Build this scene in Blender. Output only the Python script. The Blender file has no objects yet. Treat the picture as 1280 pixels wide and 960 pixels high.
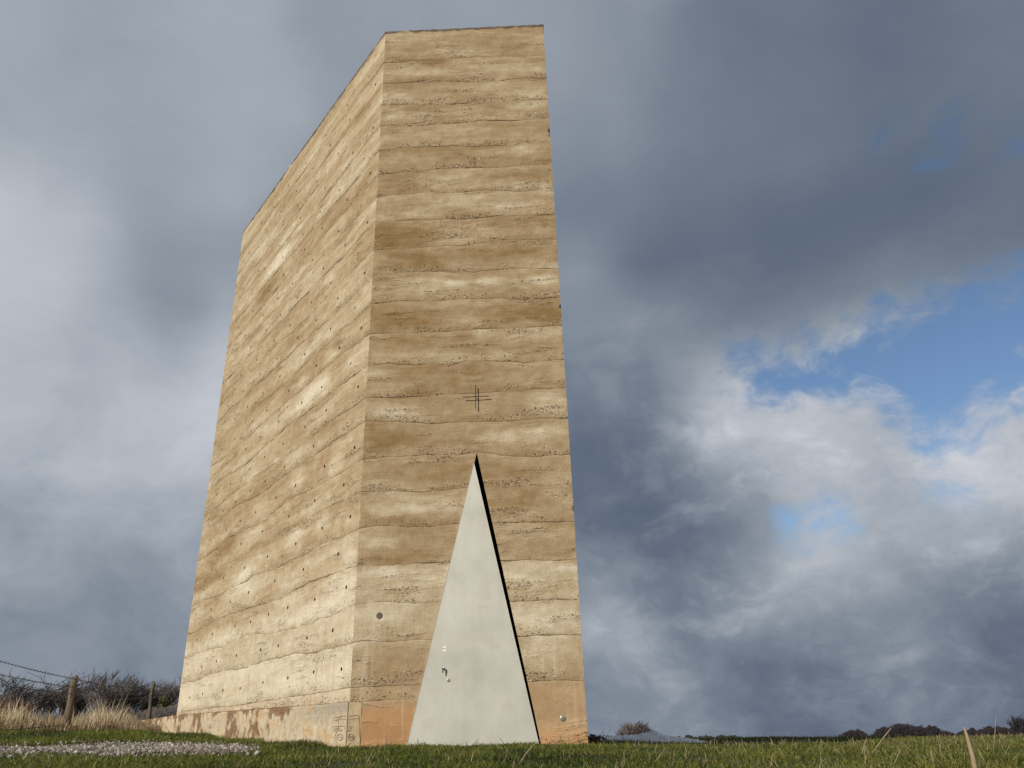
import bpy, math, random
import numpy as np
from mathutils import Vector, Matrix

SC = bpy.context.scene
COL = SC.collection
rng = np.random.default_rng(7)
random.seed(7)

# ------------------------------------------------------------------ camera
F = 970.0                                   # focal length in photo pixels (1280 wide)
_up = np.array([573 - 640, 480 + 1657, -F], float); _up /= np.linalg.norm(_up)
_y = np.array([0, 0, -1.]) - _up * (-_up[2]); _y /= np.linalg.norm(_y)
_x = np.cross(_y, _up)
RM = np.array([_x, _y, _up])                # camera -> world rotation
cam_d = bpy.data.cameras.new('camera')
cam_d.sensor_width = 36.0
cam_d.lens = 36.0 * F / 1280.0
cam_d.clip_end = 20000
cam_d.clip_start = 0.02
cam = bpy.data.objects.new('camera', cam_d)
COL.objects.link(cam)
M4 = Matrix([[*RM[0], 0], [*RM[1], 0], [*RM[2], 0], [0, 0, 0, 1]])
cam.matrix_world = M4                       # eye level is z = 0
SC.camera = cam


def ray(px, py):
    return RM @ np.array([px - 640, 480 - py, -F], float)


def at(px, py, dist):
    """point at horizontal distance dist seen at photo pixel px, py"""
    r = ray(px, py)
    return r * (dist / math.hypot(r[0], r[1]))


# ------------------------------------------------------------------ node helper
class NT:
    def __init__(self, tree):
        self.t = tree
        self.n = tree.nodes
        self.l = tree.links

    def put(self, sock, v):
        if isinstance(v, bpy.types.NodeSocket):
            self.l.new(v, sock)
        elif v is not None:
            sock.default_value = v

    def new(self, typ, ins=None, **kw):
        nd = self.n.new(typ)
        for k, v in kw.items():
            setattr(nd, k, v)
        if ins:
            for k, v in ins.items():
                self.put(nd.inputs[k], v)
        return nd

    def m(self, op, a, b=None, c=None, clamp=False):
        nd = self.new('ShaderNodeMath', operation=op, use_clamp=clamp)
        for i, v in enumerate((a, b, c)):
            if v is not None:
                self.put(nd.inputs[i], v)
        return nd.outputs[0]

    def v(self, op, a, b=None, c=None):
        nd = self.new('ShaderNodeVectorMath', operation=op)
        for i, x in enumerate((a, b, c)):
            if x is not None:
                self.put(nd.inputs[i], x)
        return nd.outputs['Value'] if op in ('DOT_PRODUCT', 'LENGTH') else nd.outputs[0]

    def noise(self, vec, scale, detail=2.0, rough=0.5, dist=0.0):
        nd = self.new('ShaderNodeTexNoise', {'Vector': vec, 'Scale': scale, 'Detail': detail, 'Roughness': rough, 'Distortion': dist})
        return nd.outputs['Fac']

    def ncol(self, vec, scale, detail=2.0):
        nd = self.new('ShaderNodeTexNoise', {'Vector': vec, 'Scale': scale, 'Detail': detail})
        return nd.outputs['Color']

    def vor(self, vec, scale, feature='F1'):
        nd = self.new('ShaderNodeTexVoronoi', {'Vector': vec, 'Scale': scale}, feature=feature)
        return nd

    def mp(self, v, a, b, c=0.0, d=1.0, smooth=False):
        nd = self.new('ShaderNodeMapRange', {0: v, 1: a, 2: b, 3: c, 4: d})
        if smooth:
            nd.interpolation_type = 'SMOOTHSTEP'
        return nd.outputs[0]

    def mix(self, f, a, b, blend='MIX'):
        nd = self.new('ShaderNodeMix', data_type='RGBA', blend_type=blend)
        self.put(nd.inputs[0], f)
        for i, v in ((6, a), (7, b)):
            if isinstance(v, (tuple, list)) and len(v) == 3:
                v = (*v, 1)
            self.put(nd.inputs[i], v)
        return nd.outputs[2]

    def ramp(self, f, stops, interp='LINEAR'):
        nd = self.new('ShaderNodeValToRGB', {0: f})
        cr = nd.color_ramp
        cr.interpolation = interp
        while len(cr.elements) < len(stops):
            cr.elements.new(0.5)
        for e, (p, c) in zip(cr.elements, stops):
            e.position = p
            e.color = (*c, 1)
        return nd.outputs[0]


def srgb(*c):
    return tuple(((x / 255) / 12.92 if x / 255 <= .04045 else ((x / 255 + .055) / 1.055) ** 2.4) for x in c)


# ------------------------------------------------------------------ world, sun, exposure
SUN_EL, SUN_AZ = math.radians(27), math.radians(38)      # azimuth measured from behind the camera towards its left
SUN_DIR = Vector((-math.sin(SUN_AZ) * math.cos(SUN_EL), -math.cos(SUN_AZ) * math.cos(SUN_EL), math.sin(SUN_EL)))
world = bpy.data.worlds.new('World')
SC.world = world
world.use_nodes = True
world.cycles.sampling_method = 'MANUAL'
world.cycles.sample_map_resolution = 256
W = NT(world.node_tree)
W.n.clear()
dirv = W.v('NORMALIZE', W.new('ShaderNodeTexCoord').outputs['Generated'])
sky = W.new('ShaderNodeTexSky', sky_type='NISHITA')
sky.sun_disc = False
sky.sun_elevation = SUN_EL
sky.sun_rotation = math.pi + SUN_AZ
sky.air_density = 1.0; sky.dust_density = 0.1; sky.ozone_density = 3.0
# clouds: brightness and cover known at a set of directions, blended smoothly and broken up by noise
CLOUD = [  # photo direction x, y, brightness 0-255, cover
    (0, 0, 165, 1), (110, 60, 157, 1), (300, 90, 163, 1), (450, 20, 152, 1), (0, 130, 158, 1), (10, 240, 186, 1), (70, 265, 176, 1),
    (160, 190, 157, 1), (300, 190, 161, 1), (190, 330, 152, 1), (20, 370, 182, 1), (70, 450, 172, 1), (150, 430, 164, 1),
    (230, 390, 138, 1), (285, 450, 190, 1), (285, 490, 192, 1), (250, 520, 186, 1), (150, 560, 180, 1), (70, 590, 180, 1), (60, 510, 180, 1), (180, 500, 182, 1), (0, 535, 176, .55),
    (110, 566, 180, .55), (30, 575, 178, 1), (95, 665, 170, 1), (40, 670, 150, .8), (0, 705, 163, 1), (190, 640, 165, 1),
    (215, 700, 160, .7), (60, 745, 136, 1), (170, 752, 126, 1), (50, 805, 146, 1), (140, 800, 148, 1), (205, 800, 138, 1),
    (20, 850, 135, 1), (150, 850, 130, 1), (0, 780, 128, 1),
    (700, 20, 150, 1), (760, 110, 140, 1), (860, 150, 124, 1), (980, 60, 118, 1), (1120, 30, 112, 1), (1270, 30, 120, 1),
    (1130, 155, 112, .55), (1265, 165, 115, .6), (1050, 190, 116, .95), (910, 230, 116, 1), (760, 250, 124, 1), (725, 340, 140, 1),
    (850, 330, 103, 1), (990, 300, 100, 1), (1130, 260, 100, .95), (1250, 270, 106, .85), (1210, 345, 116, .5), (1275, 400, 120, 0),
    (1100, 390, 120, .55), (1000, 385, 118, .95), (900, 370, 110, 1), (780, 410, 135, 1), (860, 420, 140, .85), (940, 425, 125, .95),
    (950, 470, 140, .02), (1040, 490, 140, .1), (1150, 430, 140, .0), (1265, 475, 140, .05), (850, 465, 120, 1), (740, 470, 125, 1),
    (735, 570, 108, 1), (830, 540, 102, 1), (877, 553, 168, 1), (905, 515, 180, 1), (970, 535, 178, 1), (1060, 530, 170, 1),
    (990, 590, 186, 1), (930, 590, 128, 1), (820, 630, 103, 1), (945, 630, 108, 1), (1030, 660, 158, .22), (1000, 668, 150, .45), (1055, 640, 165, .6), (1160, 565, 155, .12), (1185, 590, 160, .35), (1060, 625, 172, .85), (990, 700, 168, .95),
    (1120, 600, 150, 1), (1165, 500, 158, .75), (1170, 570, 160, .25), (1215, 590, 160, .35), (1240, 540, 172, .9), (1280, 570, 190, 1),
    (1180, 625, 182, 1), (1270, 630, 184, 1), (1130, 660, 168, 1), (940, 765, 166, 1), (910, 700, 122, 1), (1060, 710, 166, 1), (1120, 740, 155, 1), (1100, 790, 140, 1),
    (1240, 315, 108, .85), (1180, 320, 108, .85), (910, 472, 140, .0), (975, 486, 140, 0), (1070, 478, 140, .05), (1100, 448, 140, 0), (1205, 478, 145, .05), (1230, 425, 130, 0), (1180, 390, 125, .25), (1275, 350, 116, .4),
    (875, 500, 150, 1), (900, 545, 186, 1), (935, 520, 200, 1), (1020, 512, 196, 1), (1010, 560, 160, 1), (1075, 545, 160, 1), (985, 565, 206, 1), (1255, 560, 206, 1), (1250, 520, 175, .8),
    (350, 300, 150, 1), (420, 250, 148, 1), (500, 200, 146, 1), (600, 200, 146, 1), (350, 500, 150, 1), (430, 500, 142, 1), (520, 500, 134, 1), (610, 450, 128, 1), (400, 650, 145, .95),
    (500, 650, 132, 1), (600, 650, 122, 1), (350, 780, 132, 1), (450, 800, 128, 1), (600, 800, 124, 1), (400, 380, 146, 1), (550, 350, 136, 1), (620, 560, 122, 1),
    (760, 690, 110, 1), (750, 755, 162, 1), (850, 740, 118, 1), (822, 872, 152, 1), (810, 820, 138, 1), (900, 810, 118, 1), (1010, 820, 116, 1),
    (1150, 760, 130, 1), (1260, 710, 122, 1), (1250, 830, 112, 1), (1090, 880, 106, 1), (920, 890, 116, 1), (760, 890, 124, 1)]
warp = W.v('SUBTRACT', W.ncol(dirv, 8.0, 5.0), (.5, .5, .5))
wd = W.v('MULTIPLY_ADD', warp, (.050, .050, .045), dirv)
wd = W.v('NORMALIZE', wd)
def cloud_field(az, el):
    """brightness and cover in a direction, blended from the list above"""
    d = np.array([math.sin(az) * math.cos(el), math.cos(az) * math.cos(el), math.sin(el)])
    acc = np.array([.52e-9, .9e-9, 1e-9])
    for px, py, lum_, cov_ in CLOUD:
        c = ray(px, py); c /= np.linalg.norm(c)
        acc = acc + np.array([lum_ / 255, cov_, 1.0]) * math.exp(1000 * (d.dot(c) - 1))
    return acc[0] / acc[2], acc[1] / acc[2]


sw = W.new('ShaderNodeSeparateXYZ', {0: wd})
azn = W.m('MULTIPLY_ADD', W.m('ARCTAN2', sw.outputs[0], sw.outputs[1]), 180 / math.pi / 112, .5, True)   # -56..56 degrees
elv = W.m('MULTIPLY', W.m('ARCSINE', sw.outputs[2]), 180 / math.pi)
EROWS = [-3, 1, 4, 7, 10, 13, 16, 19, 22, 25, 28.5, 32.5, 37, 42, 48, 55, 64]
elv = W.m('MINIMUM', W.m('MAXIMUM', elv, EROWS[0] + .01), EROWS[-1] - .01)
acc = (0, 0, 0)
for i_, e_ in enumerate(EROWS):
    stops = []
    for k_ in range(31):
        azd = -56 + 112 * k_ / 30
        l_, c_ = cloud_field(math.radians(azd), math.radians(e_))
        if k_ in (0, 30): l_, c_ = .55, .92
        stops.append((k_ / 30, (l_, c_, 0)))
    rc = W.ramp(azn, stops, 'CARDINAL')
    up_ = W.mp(elv, EROWS[i_ - 1] if i_ else e_ - 4, e_, 0, 1)
    dn_ = W.mp(elv, e_, EROWS[i_ + 1] if i_ < len(EROWS) - 1 else e_ + 9, 1, 0)
    acc = W.v('MULTIPLY_ADD', rc, W.m('MULTIPLY', up_, dn_), acc)
sep = W.new('ShaderNodeSeparateXYZ', {0: acc})
lum, cov = sep.outputs[0], sep.outputs[1]
flat = W.v('MULTIPLY', wd, (1, 1, 1.55))
puff = W.m('SUBTRACT', W.noise(flat, 8.5, 8.0, 0.62, 0.35), 0.5)
tuft = W.m('SUBTRACT', W.noise(flat, 24.0, 5.0, 0.6, 0.3), 0.5)
soft = W.m('SUBTRACT', W.noise(flat, 2.6, 4.0, 0.5), 0.5)
cum = W.m('MULTIPLY', W.mp(azn, .50, .62), W.mp(elv, 33, 24))      # broken cumulus low on the right, smooth sheet elsewhere
low_ = W.mp(elv, 30, 15)
lum = W.m('ADD', lum, W.m('MULTIPLY', puff, W.m('MULTIPLY_ADD', cum, .30, W.m('MULTIPLY_ADD', low_, .12, .06))))
lum = W.m('ADD', lum, W.m('MULTIPLY', tuft, W.m('MULTIPLY_ADD', cum, .15, W.m('MULTIPLY_ADD', low_, .05, .0))))
lum = W.m('ADD', lum, W.m('MULTIPLY', soft, 0.07))
cov = W.m('ADD', cov, W.m('MULTIPLY', puff, 1.3))
cov = W.m('ADD', cov, W.m('MULTIPLY', tuft, .45))
rim = W.m('MULTIPLY', W.mp(cov, 1.0, .5), cum)
lum = W.m('ADD', lum, W.m('MULTIPLY', rim, .09))
cov = W.mp(cov, 0.30, 0.72, 0, 1, True)
ccol = W.ramp(lum, [(.34, srgb(84, 98, 118)), (.42, srgb(98, 110, 127)), (.5, srgb(118, 129, 144)), (.58, srgb(141, 150, 161)),
                    (.66, srgb(166, 173, 182)), (.80, srgb(208, 210, 217))])
bg_sky = W.new('ShaderNodeBackground', {0: sky.outputs[0], 1: 0.1})
bg_cl = W.new('ShaderNodeBackground', {0: ccol, 1: 1.0})
mx = W.new('ShaderNodeMixShader', {0: cov, 1: bg_sky.outputs[0], 2: bg_cl.outputs[0]})
wo = W.new('ShaderNodeOutputWorld', {0: mx.outputs[0]})

sun_d = bpy.data.lights.new('sun', 'SUN')
sun_d.energy = 4.3
sun_d.angle = math.radians(0.55)
sun_d.color = (1.0, 0.92, 0.78)
sun = bpy.data.objects.new('sun', sun_d)
sun.rotation_euler = SUN_DIR.to_track_quat('Z', 'Y').to_euler()
COL.objects.link(sun)
vs = SC.view_settings
vs.view_transform = 'Standard'; vs.look = 'None'; vs.exposure = 0.0; vs.gamma = 1.0; vs.use_curve_mapping = False


# ------------------------------------------------------------------ numpy noise
def _hash(i, j, seed):
    n = (i * 374761393 + j * 668265263 + seed * 974634777) & 0xffffffff
    n = ((n ^ (n >> 13)) * 1274126177) & 0xffffffff
    return ((n ^ (n >> 16)) & 0xffff) / 65535.0


def vnoise(x, y, seed=0):
    x = np.asarray(x, float); y = np.asarray(y, float)
    i = np.floor(x).astype(np.int64); j = np.floor(y).astype(np.int64)
    fx = x - i; fy = y - j
    fx = fx * fx * (3 - 2 * fx); fy = fy * fy * (3 - 2 * fy)
    a = _hash(i, j, seed); b = _hash(i + 1, j, seed); c = _hash(i, j + 1, seed); d = _hash(i + 1, j + 1, seed)
    return (a + (b - a) * fx) * (1 - fy) + (c + (d - c) * fx) * fy - 0.5


def fbm(x, y, seed=0, octv=4, rough=.5):
    s = 0; a = 1.0
    for o in range(octv):
        s = s + a * vnoise(x * 2 ** o + 17.3 * o, y * 2 ** o + 5.1 * o, seed + o)
        a *= rough
    return s


# ------------------------------------------------------------------ object helpers
def mesh_obj(name, verts, faces, mat, parent=None, smooth=False, loc=None):
    me = bpy.data.meshes.new(name)
    me.from_pydata([tuple(v) for v in verts], [], [tuple(int(i) for i in f) for f in faces])
    if mat:
        me.materials.append(mat)
    if smooth:
        me.polygons.foreach_set('use_smooth', [True] * len(me.polygons))
    me.update()
    o = bpy.data.objects.new(name, me)
    COL.objects.link(o)
    if parent:
        o.parent = parent
    if loc is not None:
        o.location = loc
    return o


def fast_mesh(name, V, loops, sizes, mat, smooth=False):
    """V (n,3), loops flat index array, sizes per face"""
    me = bpy.data.meshes.new(name)
    V = np.ascontiguousarray(V, np.float32)
    me.vertices.add(len(V)); me.vertices.foreach_set('co', V.ravel())
    loops = np.asarray(loops, np.int32); sizes = np.asarray(sizes, np.int32)
    me.loops.add(len(loops)); me.loops.foreach_set('vertex_index', loops)
    me.polygons.add(len(sizes))
    st = np.concatenate([[0], np.cumsum(sizes)[:-1]]).astype(np.int32)
    me.polygons.foreach_set('loop_start', st)
    me.polygons.foreach_set('loop_total', sizes)
    if smooth:
        me.polygons.foreach_set('use_smooth', np.ones(len(sizes), bool))
    if mat:
        me.materials.append(mat)
    me.update(calc_edges=True)
    return me


def link(name, me, parent=None, **props):
    o = bpy.data.objects.new(name, me)
    COL.objects.link(o)
    if parent:
        o.parent = parent
    for k, v in props.items():
        o[k] = v
    return o


def attr(me, name, typ, data):
    a = me.attributes.new(name, typ, 'POINT')
    a.data.foreach_set('vector' if typ == 'FLOAT_VECTOR' else 'value', np.ascontiguousarray(data, np.float32).ravel())


def empty(name, loc, label, cat, group=None):
    o = bpy.data.objects.new(name, None)
    o.location = loc
    o.empty_display_size = 0.2
    COL.objects.link(o)
    o['label'] = label; o['category'] = cat
    if group:
        o['group'] = group
    return o


def tube(pts, radii, n=6, cap=True):
    """verts, faces of a tube along pts"""
    pts = [np.array(p, float) for p in pts]
    vs_, fs = [], []
    for i, p in enumerate(pts):
        d = pts[min(i + 1, len(pts) - 1)] - pts[max(i - 1, 0)]
        d = d / (np.linalg.norm(d) + 1e-12)
        a = np.cross(d, (0, 0, 1.0) if abs(d[2]) < .9 else (1.0, 0, 0)); a /= np.linalg.norm(a)
        b = np.cross(d, a)
        for k in range(n):
            t = 2 * math.pi * k / n
            vs_.append(p + radii[i] * (math.cos(t) * a + math.sin(t) * b))
    for i in range(len(pts) - 1):
        for k in range(n):
            fs.append((i * n + k, i * n + (k + 1) % n, (i + 1) * n + (k + 1) % n, (i + 1) * n + k))
    if cap:
        fs.append(tuple(range(n - 1, -1, -1)))
        fs.append(tuple((len(pts) - 1) * n + k for k in range(n)))
    return vs_, fs


class MB:
    def __init__(self):
        self.v = []; self.f = []

    def add(self, vs_, fs):
        o = len(self.v)
        self.v += [tuple(v) for v in vs_]
        self.f += [tuple(i + o for i in f) for f in fs]

    def tube(self, pts, radii, n=6, cap=True):
        self.add(*tube(pts, radii, n, cap))

    def build(self, name, mat, parent=None, smooth=False, loc=None):
        return mesh_obj(name, self.v, self.f, mat, parent, smooth, loc)


def principled(name):
    m = bpy.data.materials.new(name)
    m.use_nodes = True
    t = NT(m.node_tree)
    return m, t, m.node_tree.nodes['Principled BSDF']


def simple(name, col, rough=.7, metal=0.0, nscale=None, namt=.3, bump=0.0):
    m, t, b = principled(name)
    b.inputs['Roughness'].default_value = rough
    b.inputs['Metallic'].default_value = metal
    if nscale:
        co = t.new('ShaderNodeTexCoord').outputs['Object']
        n = t.noise(co, nscale, 5.0, .6)
        c = t.mix(t.mp(n, .3, .7), tuple(x * (1 - namt) for x in col), tuple(min(1, x * (1 + namt)) for x in col))
        t.put(b.inputs['Base Color'], c)
        if bump:
            bp = t.new('ShaderNodeBump', {'Strength': 1.0, 'Distance': bump, 'Height': n})
            t.put(b.inputs['Normal'], bp.outputs[0])
    else:
        b.inputs['Base Color'].default_value = (*col, 1)
    return m


# ------------------------------------------------------------------ materials
def concrete_material():
    m, t, b = principled('rammed_concrete')
    P = t.new('ShaderNodeAttribute', attribute_name='wall').outputs['Vector']
    tone = t.new('ShaderNodeAttribute', attribute_name='tone').outputs['Fac']
    rust = t.new('ShaderNodeAttribute', attribute_name='rust').outputs['Fac']
    edge = t.new('ShaderNodeAttribute', attribute_name='edge').outputs['Vector']
    se = t.new('ShaderNodeSeparateXYZ', {0: edge})      # metres above lower joint, below upper joint, random per lift
    low, upj, rnd = se.outputs
    sp = t.new('ShaderNodeSeparateXYZ', {0: P})
    z = sp.outputs[1]
    wv = t.v('SUBTRACT', t.ncol(P, 1.3, 3.0), (.5, .5, .5))
    Pw = t.v('MULTIPLY_ADD', wv, (.7, .22, .3), P)
    Ps = t.v('MULTIPLY', Pw, (.62, 3.1, 1))
    n1 = t.m('SUBTRACT', t.noise(Ps, 1.0, 6.0, .55), .5)
    n2 = t.m('SUBTRACT', t.noise(t.v('MULTIPLY', Pw, (2.2, 9, 1)), 1.6, 6.0, .6), .5)
    nm = t.m('SUBTRACT', t.noise(P, 6.0, 5.0, .65), .5)
    fine = t.noise(P, 70.0, 4.0, .7)
    calm = t.mp(z, 1.2, 2.6, .45, 1)            # the lowest lifts are smoother and limier
    tt = t.m('MULTIPLY_ADD', t.m('MULTIPLY', n1, calm), 1.22, .472)
    tt = t.m('MULTIPLY_ADD', t.m('MULTIPLY', n2, calm), .5, tt)
    tt = t.m('MULTIPLY_ADD', nm, .60, tt)
    tt = t.m('MULTIPLY_ADD', tone, .27, tt)
    tt = t.m('MULTIPLY_ADD', t.m('SUBTRACT', rnd, .5), .16, tt)
    base = t.ramp(tt, [(0.0, (.225, .142, .062)), (.20, (.280, .192, .104)), (.40, (.343, .252, .155)), (.58, (.415, .327, .213)),
                       (.78, (.51, .432, .315)), (1.0, (.63, .565, .445))])
    base = t.mix(1.0, base, t.ramp(fine, [(.25, (.70, .68, .65)), (.5, (1, 1, 1)), (.75, (1.2, 1.2, 1.19))]), 'MULTIPLY')
    # rust-orange clay colour low down
    ror = t.m('MULTIPLY', rust, t.mp(nm, -.3, .1, .7, 1.0), clamp=True)
    base = t.mix(ror, base, t.mix(t.mp(n1, -.2, .2), (.36, .19, .085), (.47, .27, .135)))
    # lime runs, thin upright streaks in the lowest lifts
    st = t.noise(t.v('MULTIPLY', P, (13, .55, 1)), 1.0, 3.0, .55)
    st = t.m('MULTIPLY', t.mp(st, .58, .72), t.mp(z, 2.0, .9))
    base = t.mix(t.m('MULTIPLY', st, .24), base, (.70, .64, .54))
    st2 = t.noise(t.v('MULTIPLY', P, (9, .4, 3)), 1.0, 4.0, .6)
    st2 = t.m('MULTIPLY', t.mp(st2, .54, .68), t.mp(z, 2.6, .8))
    base = t.mix(t.m('MULTIPLY', st2, .30), base, (.36, .24, .13))
    # brown seam along the joints
    jn = t.noise(t.v('MULTIPLY', P, (5, 20, 1)), 1.0, 5.0, .6)
    seam_l = t.m('MULTIPLY', t.mp(low, .030, .0, 0, 1, True), t.mp(jn, .40, .70))
    seam_u = t.m('MULTIPLY', t.mp(upj, .085, .0, 0, 1, True), t.mp(jn, .40, .75))
    base = t.mix(t.m('MULTIPLY', seam_u, .38), base, (.24, .145, .07))
    base = t.mix(t.m('MULTIPLY', seam_l, .42), base, (.20, .13, .07))
    stain = t.m('MULTIPLY', t.mp(low, .13, .0, 0, 1, True), t.mp(t.noise(t.v('MULTIPLY', P, (1.4, 3, 1)), 2.0, 4.0, .6), .38, .62))
    base = t.mix(t.m('MULTIPLY', stain, .42), base, (.27, .185, .10))
    line = t.m('MULTIPLY', t.mp(low, .014, .002), t.mp(jn, .34, .5, .25, 1))
    base = t.mix(t.m('MULTIPLY', line, .2), base, (.14, .085, .045))
    wob = t.v('MULTIPLY_ADD', t.v('SUBTRACT', t.ncol(P, 30, 2.0), (.5, .5, .5)), (.03, .03, .03), P)
    # crumbs of dark aggregate everywhere, very small
    v3 = t.vor(wob, 62.0)
    s3 = t.new('ShaderNodeSeparateXYZ', {0: v3.outputs['Color']})
    crumb = t.m('MULTIPLY', t.m('LESS_THAN', v3.outputs['Distance'], t.mp(nm, -.2, .25, .22, .40)), t.m('LESS_THAN', s3.outputs[0], .16))
    base = t.mix(t.m('MULTIPLY', crumb, .5), base, (.15, .10, .06))
    # wandering pour lines inside a lift
    pl_ = t.noise(t.v('MULTIPLY', Pw, (.8, 5.0, 1)), 1.0, 5.0, .55)
    pl_ = t.m('ABSOLUTE', t.m('SUBTRACT', pl_, .5))
    brk = t.mp(t.noise(P, 3.1, 3.0), .46, .60)
    base = t.mix(t.m('MULTIPLY', t.m('MULTIPLY', t.mp(pl_, .012, .0), brk), .26), base, (.20, .13, .07))
    pl2 = t.m('ABSOLUTE', t.m('SUBTRACT', t.noise(t.v('MULTIPLY', Pw, (1.5, 8.0, 2)), 1.3, 5.0, .6), .46))
    base = t.mix(t.m('MULTIPLY', t.m('MULTIPLY', t.mp(pl2, .010, .0), t.mp(jn, .45, .6)), .35), base, (.22, .14, .08))
    # honeycombed gravel just above a joint and in drifting bands
    band = t.noise(t.v('MULTIPLY', Pw, (1.1, 7, 1)), 1.0, 4.0, .6)
    mask = t.m('ADD', t.m('MULTIPLY', t.mp(low, .24, .01), t.mp(t.noise(P, 1.6, 3.0), .42, .55)), t.mp(band, .545, .65), clamp=True)
    pn = t.noise(t.v('MULTIPLY', wob, (1, 1.35, 1)), 27.0, 4.0, .62)
    pthr = t.m('MULTIPLY_ADD', mask, -.135, .70)
    pit = t.m('MULTIPLY', t.m('SUBTRACT', pn, pthr), 28.0, clamp=True)
    base = t.mix(t.m('MULTIPLY', pit, .78), base, (.115, .075, .042))
    v2 = t.vor(wob, 31.0)
    peb = t.m('LESS_THAN', v2.outputs['Distance'], t.m('MULTIPLY_ADD', mask, .30, .06))
    s2 = t.new('ShaderNodeSeparateXYZ', {0: v2.outputs['Color']})
    peb = t.m('MULTIPLY', peb, t.m('GREATER_THAN', s2.outputs[1], .90))
    base = t.mix(t.m('MULTIPLY', peb, .65), base, (.66, .60, .50))
    t.put(b.inputs['Base Color'], base)
    b.inputs['Roughness'].default_value = .93
    b.inputs['Specular IOR Level'].default_value = .2
    h = t.m('MULTIPLY_ADD', fine, .35, t.m('MULTIPLY', nm, .9))
    h = t.m('MULTIPLY_ADD', pit, -1.3, h)
    h = t.m('MULTIPLY_ADD', peb, .4, h)
    h = t.m('MULTIPLY_ADD', t.m('MULTIPLY', mask, t.noise(P, 38.0, 3.0, .7)), 1.4, h)
    bp = t.new('ShaderNodeBump', {'Strength': 1.0, 'Distance': .009, 'Height': h})
    t.put(b.inputs['Normal'], bp.outputs[0])
    return m


def plinth_material():
    m, t, b = principled('peeling_plinth_render')
    P = t.new('ShaderNodeTexCoord').outputs['Object']     # x along, z up
    sp = t.new('ShaderNodeSeparateXYZ', {0: P})
    x, y, z = sp.outputs
    n = t.noise(t.v('MULTIPLY', P, (2.0, 2.0, 3.2)), 1.4, 7.0, .62)
    n2 = t.noise(P, 9.0, 6.0, .65)
    far = t.mp(x, 1.9, 3.2)
    peel = t.new('ShaderNodeAttribute', attribute_name='peel').outputs['Fac']
    a = t.mix(t.mp(n2, .35, .65), (.40, .33, .235), (.58, .50, .375))
    a = t.mix(t.m('MULTIPLY', t.mp(z, .18, .42), t.mp(x, 2.6, .4)), a, (.33, .29, .235))
    br = t.mix(t.mp(t.noise(P, 16.0, 5.0, .7), .35, .65), (.10, .055, .028), (.29, .175, .095))
    yel = t.mix(t.m('MULTIPLY', t.mp(n, .5, .62), .6), a, (.50, .34, .17))
    c = t.mix(t.m('MULTIPLY', peel, .92), yel, br)
    crk = t.vor(t.v('MULTIPLY_ADD', t.v('SUBTRACT', t.ncol(P, 6, 4.0), (.5, .5, .5)), (.2, .2, .2), P), 5.0, 'DISTANCE_TO_EDGE').outputs['Distance']
    c = t.mix(t.m('MULTIPLY', t.mp(crk, .022, .0), .6), c, (.14, .10, .07))
    c = t.mix(t.mp(z, .0, -.14), c, (.24, .15, .08))
    t.put(b.inputs['Base Color'], c)
    b.inputs['Roughness'].default_value = .92
    b.inputs['Specular IOR Level'].default_value = .2
    bp = t.new('ShaderNodeBump', {'Strength': .9, 'Distance': .008, 'Height': t.noise(P, 40.0, 5.0, .7)})
    t.put(b.inputs['Normal'], bp.outputs[0])
    return m


def grass_material(name, stops, transl=.35):
    m = bpy.data.materials.new(name); m.use_nodes = True
    t = NT(m.node_tree); t.n.clear()
    c = t.new('ShaderNodeAttribute', attribute_name='hue').outputs['Fac']
    col = t.ramp(c, stops)
    d = t.new('ShaderNodeBsdfPrincipled', {'Base Color': col, 'Roughness': .55, 'Specular IOR Level': .3})
    tr = t.new('ShaderNodeBsdfTranslucent', {0: col})
    mxs = t.new('ShaderNodeMixShader', {0: transl, 1: d.outputs[0], 2: tr.outputs[0]})
    t.new('ShaderNodeOutputMaterial', {0: mxs.outputs[0]})
    return m


def door_material():
    m, t, b = principled('brushed_steel_door')
    P = t.new('ShaderNodeTexCoord').outputs['Object']
    n = t.noise(P, 1.7, 5.0, .6)
    v = t.noise(t.v('MULTIPLY', P, (9, 9, .5)), 1.5, 5.0, .6)
    f = t.noise(t.v('MULTIPLY', P, (120, 120, 9)), 1.0, 3.0, .6)
    s = t.m('ADD', t.m('MULTIPLY', n, .82), t.m('MULTIPLY', v, .18))
    c = t.ramp(s, [(.32, (.40, .40, .355)), (.5, (.48, .475, .43)), (.68, (.55, .545, .50))])
    c = t.mix(t.m('MULTIPLY', t.mp(t.noise(P, 3.3, 3.0), .55, .7), .35), c, (.42, .37, .33))
    t.put(b.inputs['Base Color'], c)
    b.inputs['Metallic'].default_value = .25
    t.put(b.inputs['Roughness'], t.mp(s, .3, .7, .62, .48))
    bp = t.new('ShaderNodeBump', {'Strength': .12, 'Distance': .002, 'Height': f})
    t.put(b.inputs['Normal'], bp.outputs[0])
    return m


def ground_material():
    m, t, b = principled('turf_soil')
    P = t.new('ShaderNodeTexCoord').outputs['Object']
    n = t.noise(P, .8, 6.0, .6); f = t.noise(P, 22.0, 6.0, .7); far = t.noise(P, .03, 4.0)
    c = t.mix(t.mp(n, .35, .65), (.030, .040, .012), (.050, .060, .018))
    c = t.mix(t.mp(f, .55, .72), c, (.085, .07, .035))
    c = t.mix(t.mp(far, .5, .6), c, (.05, .058, .02))
    t.put(b.inputs['Base Color'], c)
    b.inputs['Roughness'].default_value = .95
    bp = t.new('ShaderNodeBump', {'Strength': .8, 'Distance': .03, 'Height': f})
    t.put(b.inputs['Normal'], bp.outputs[0])
    return m


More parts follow.
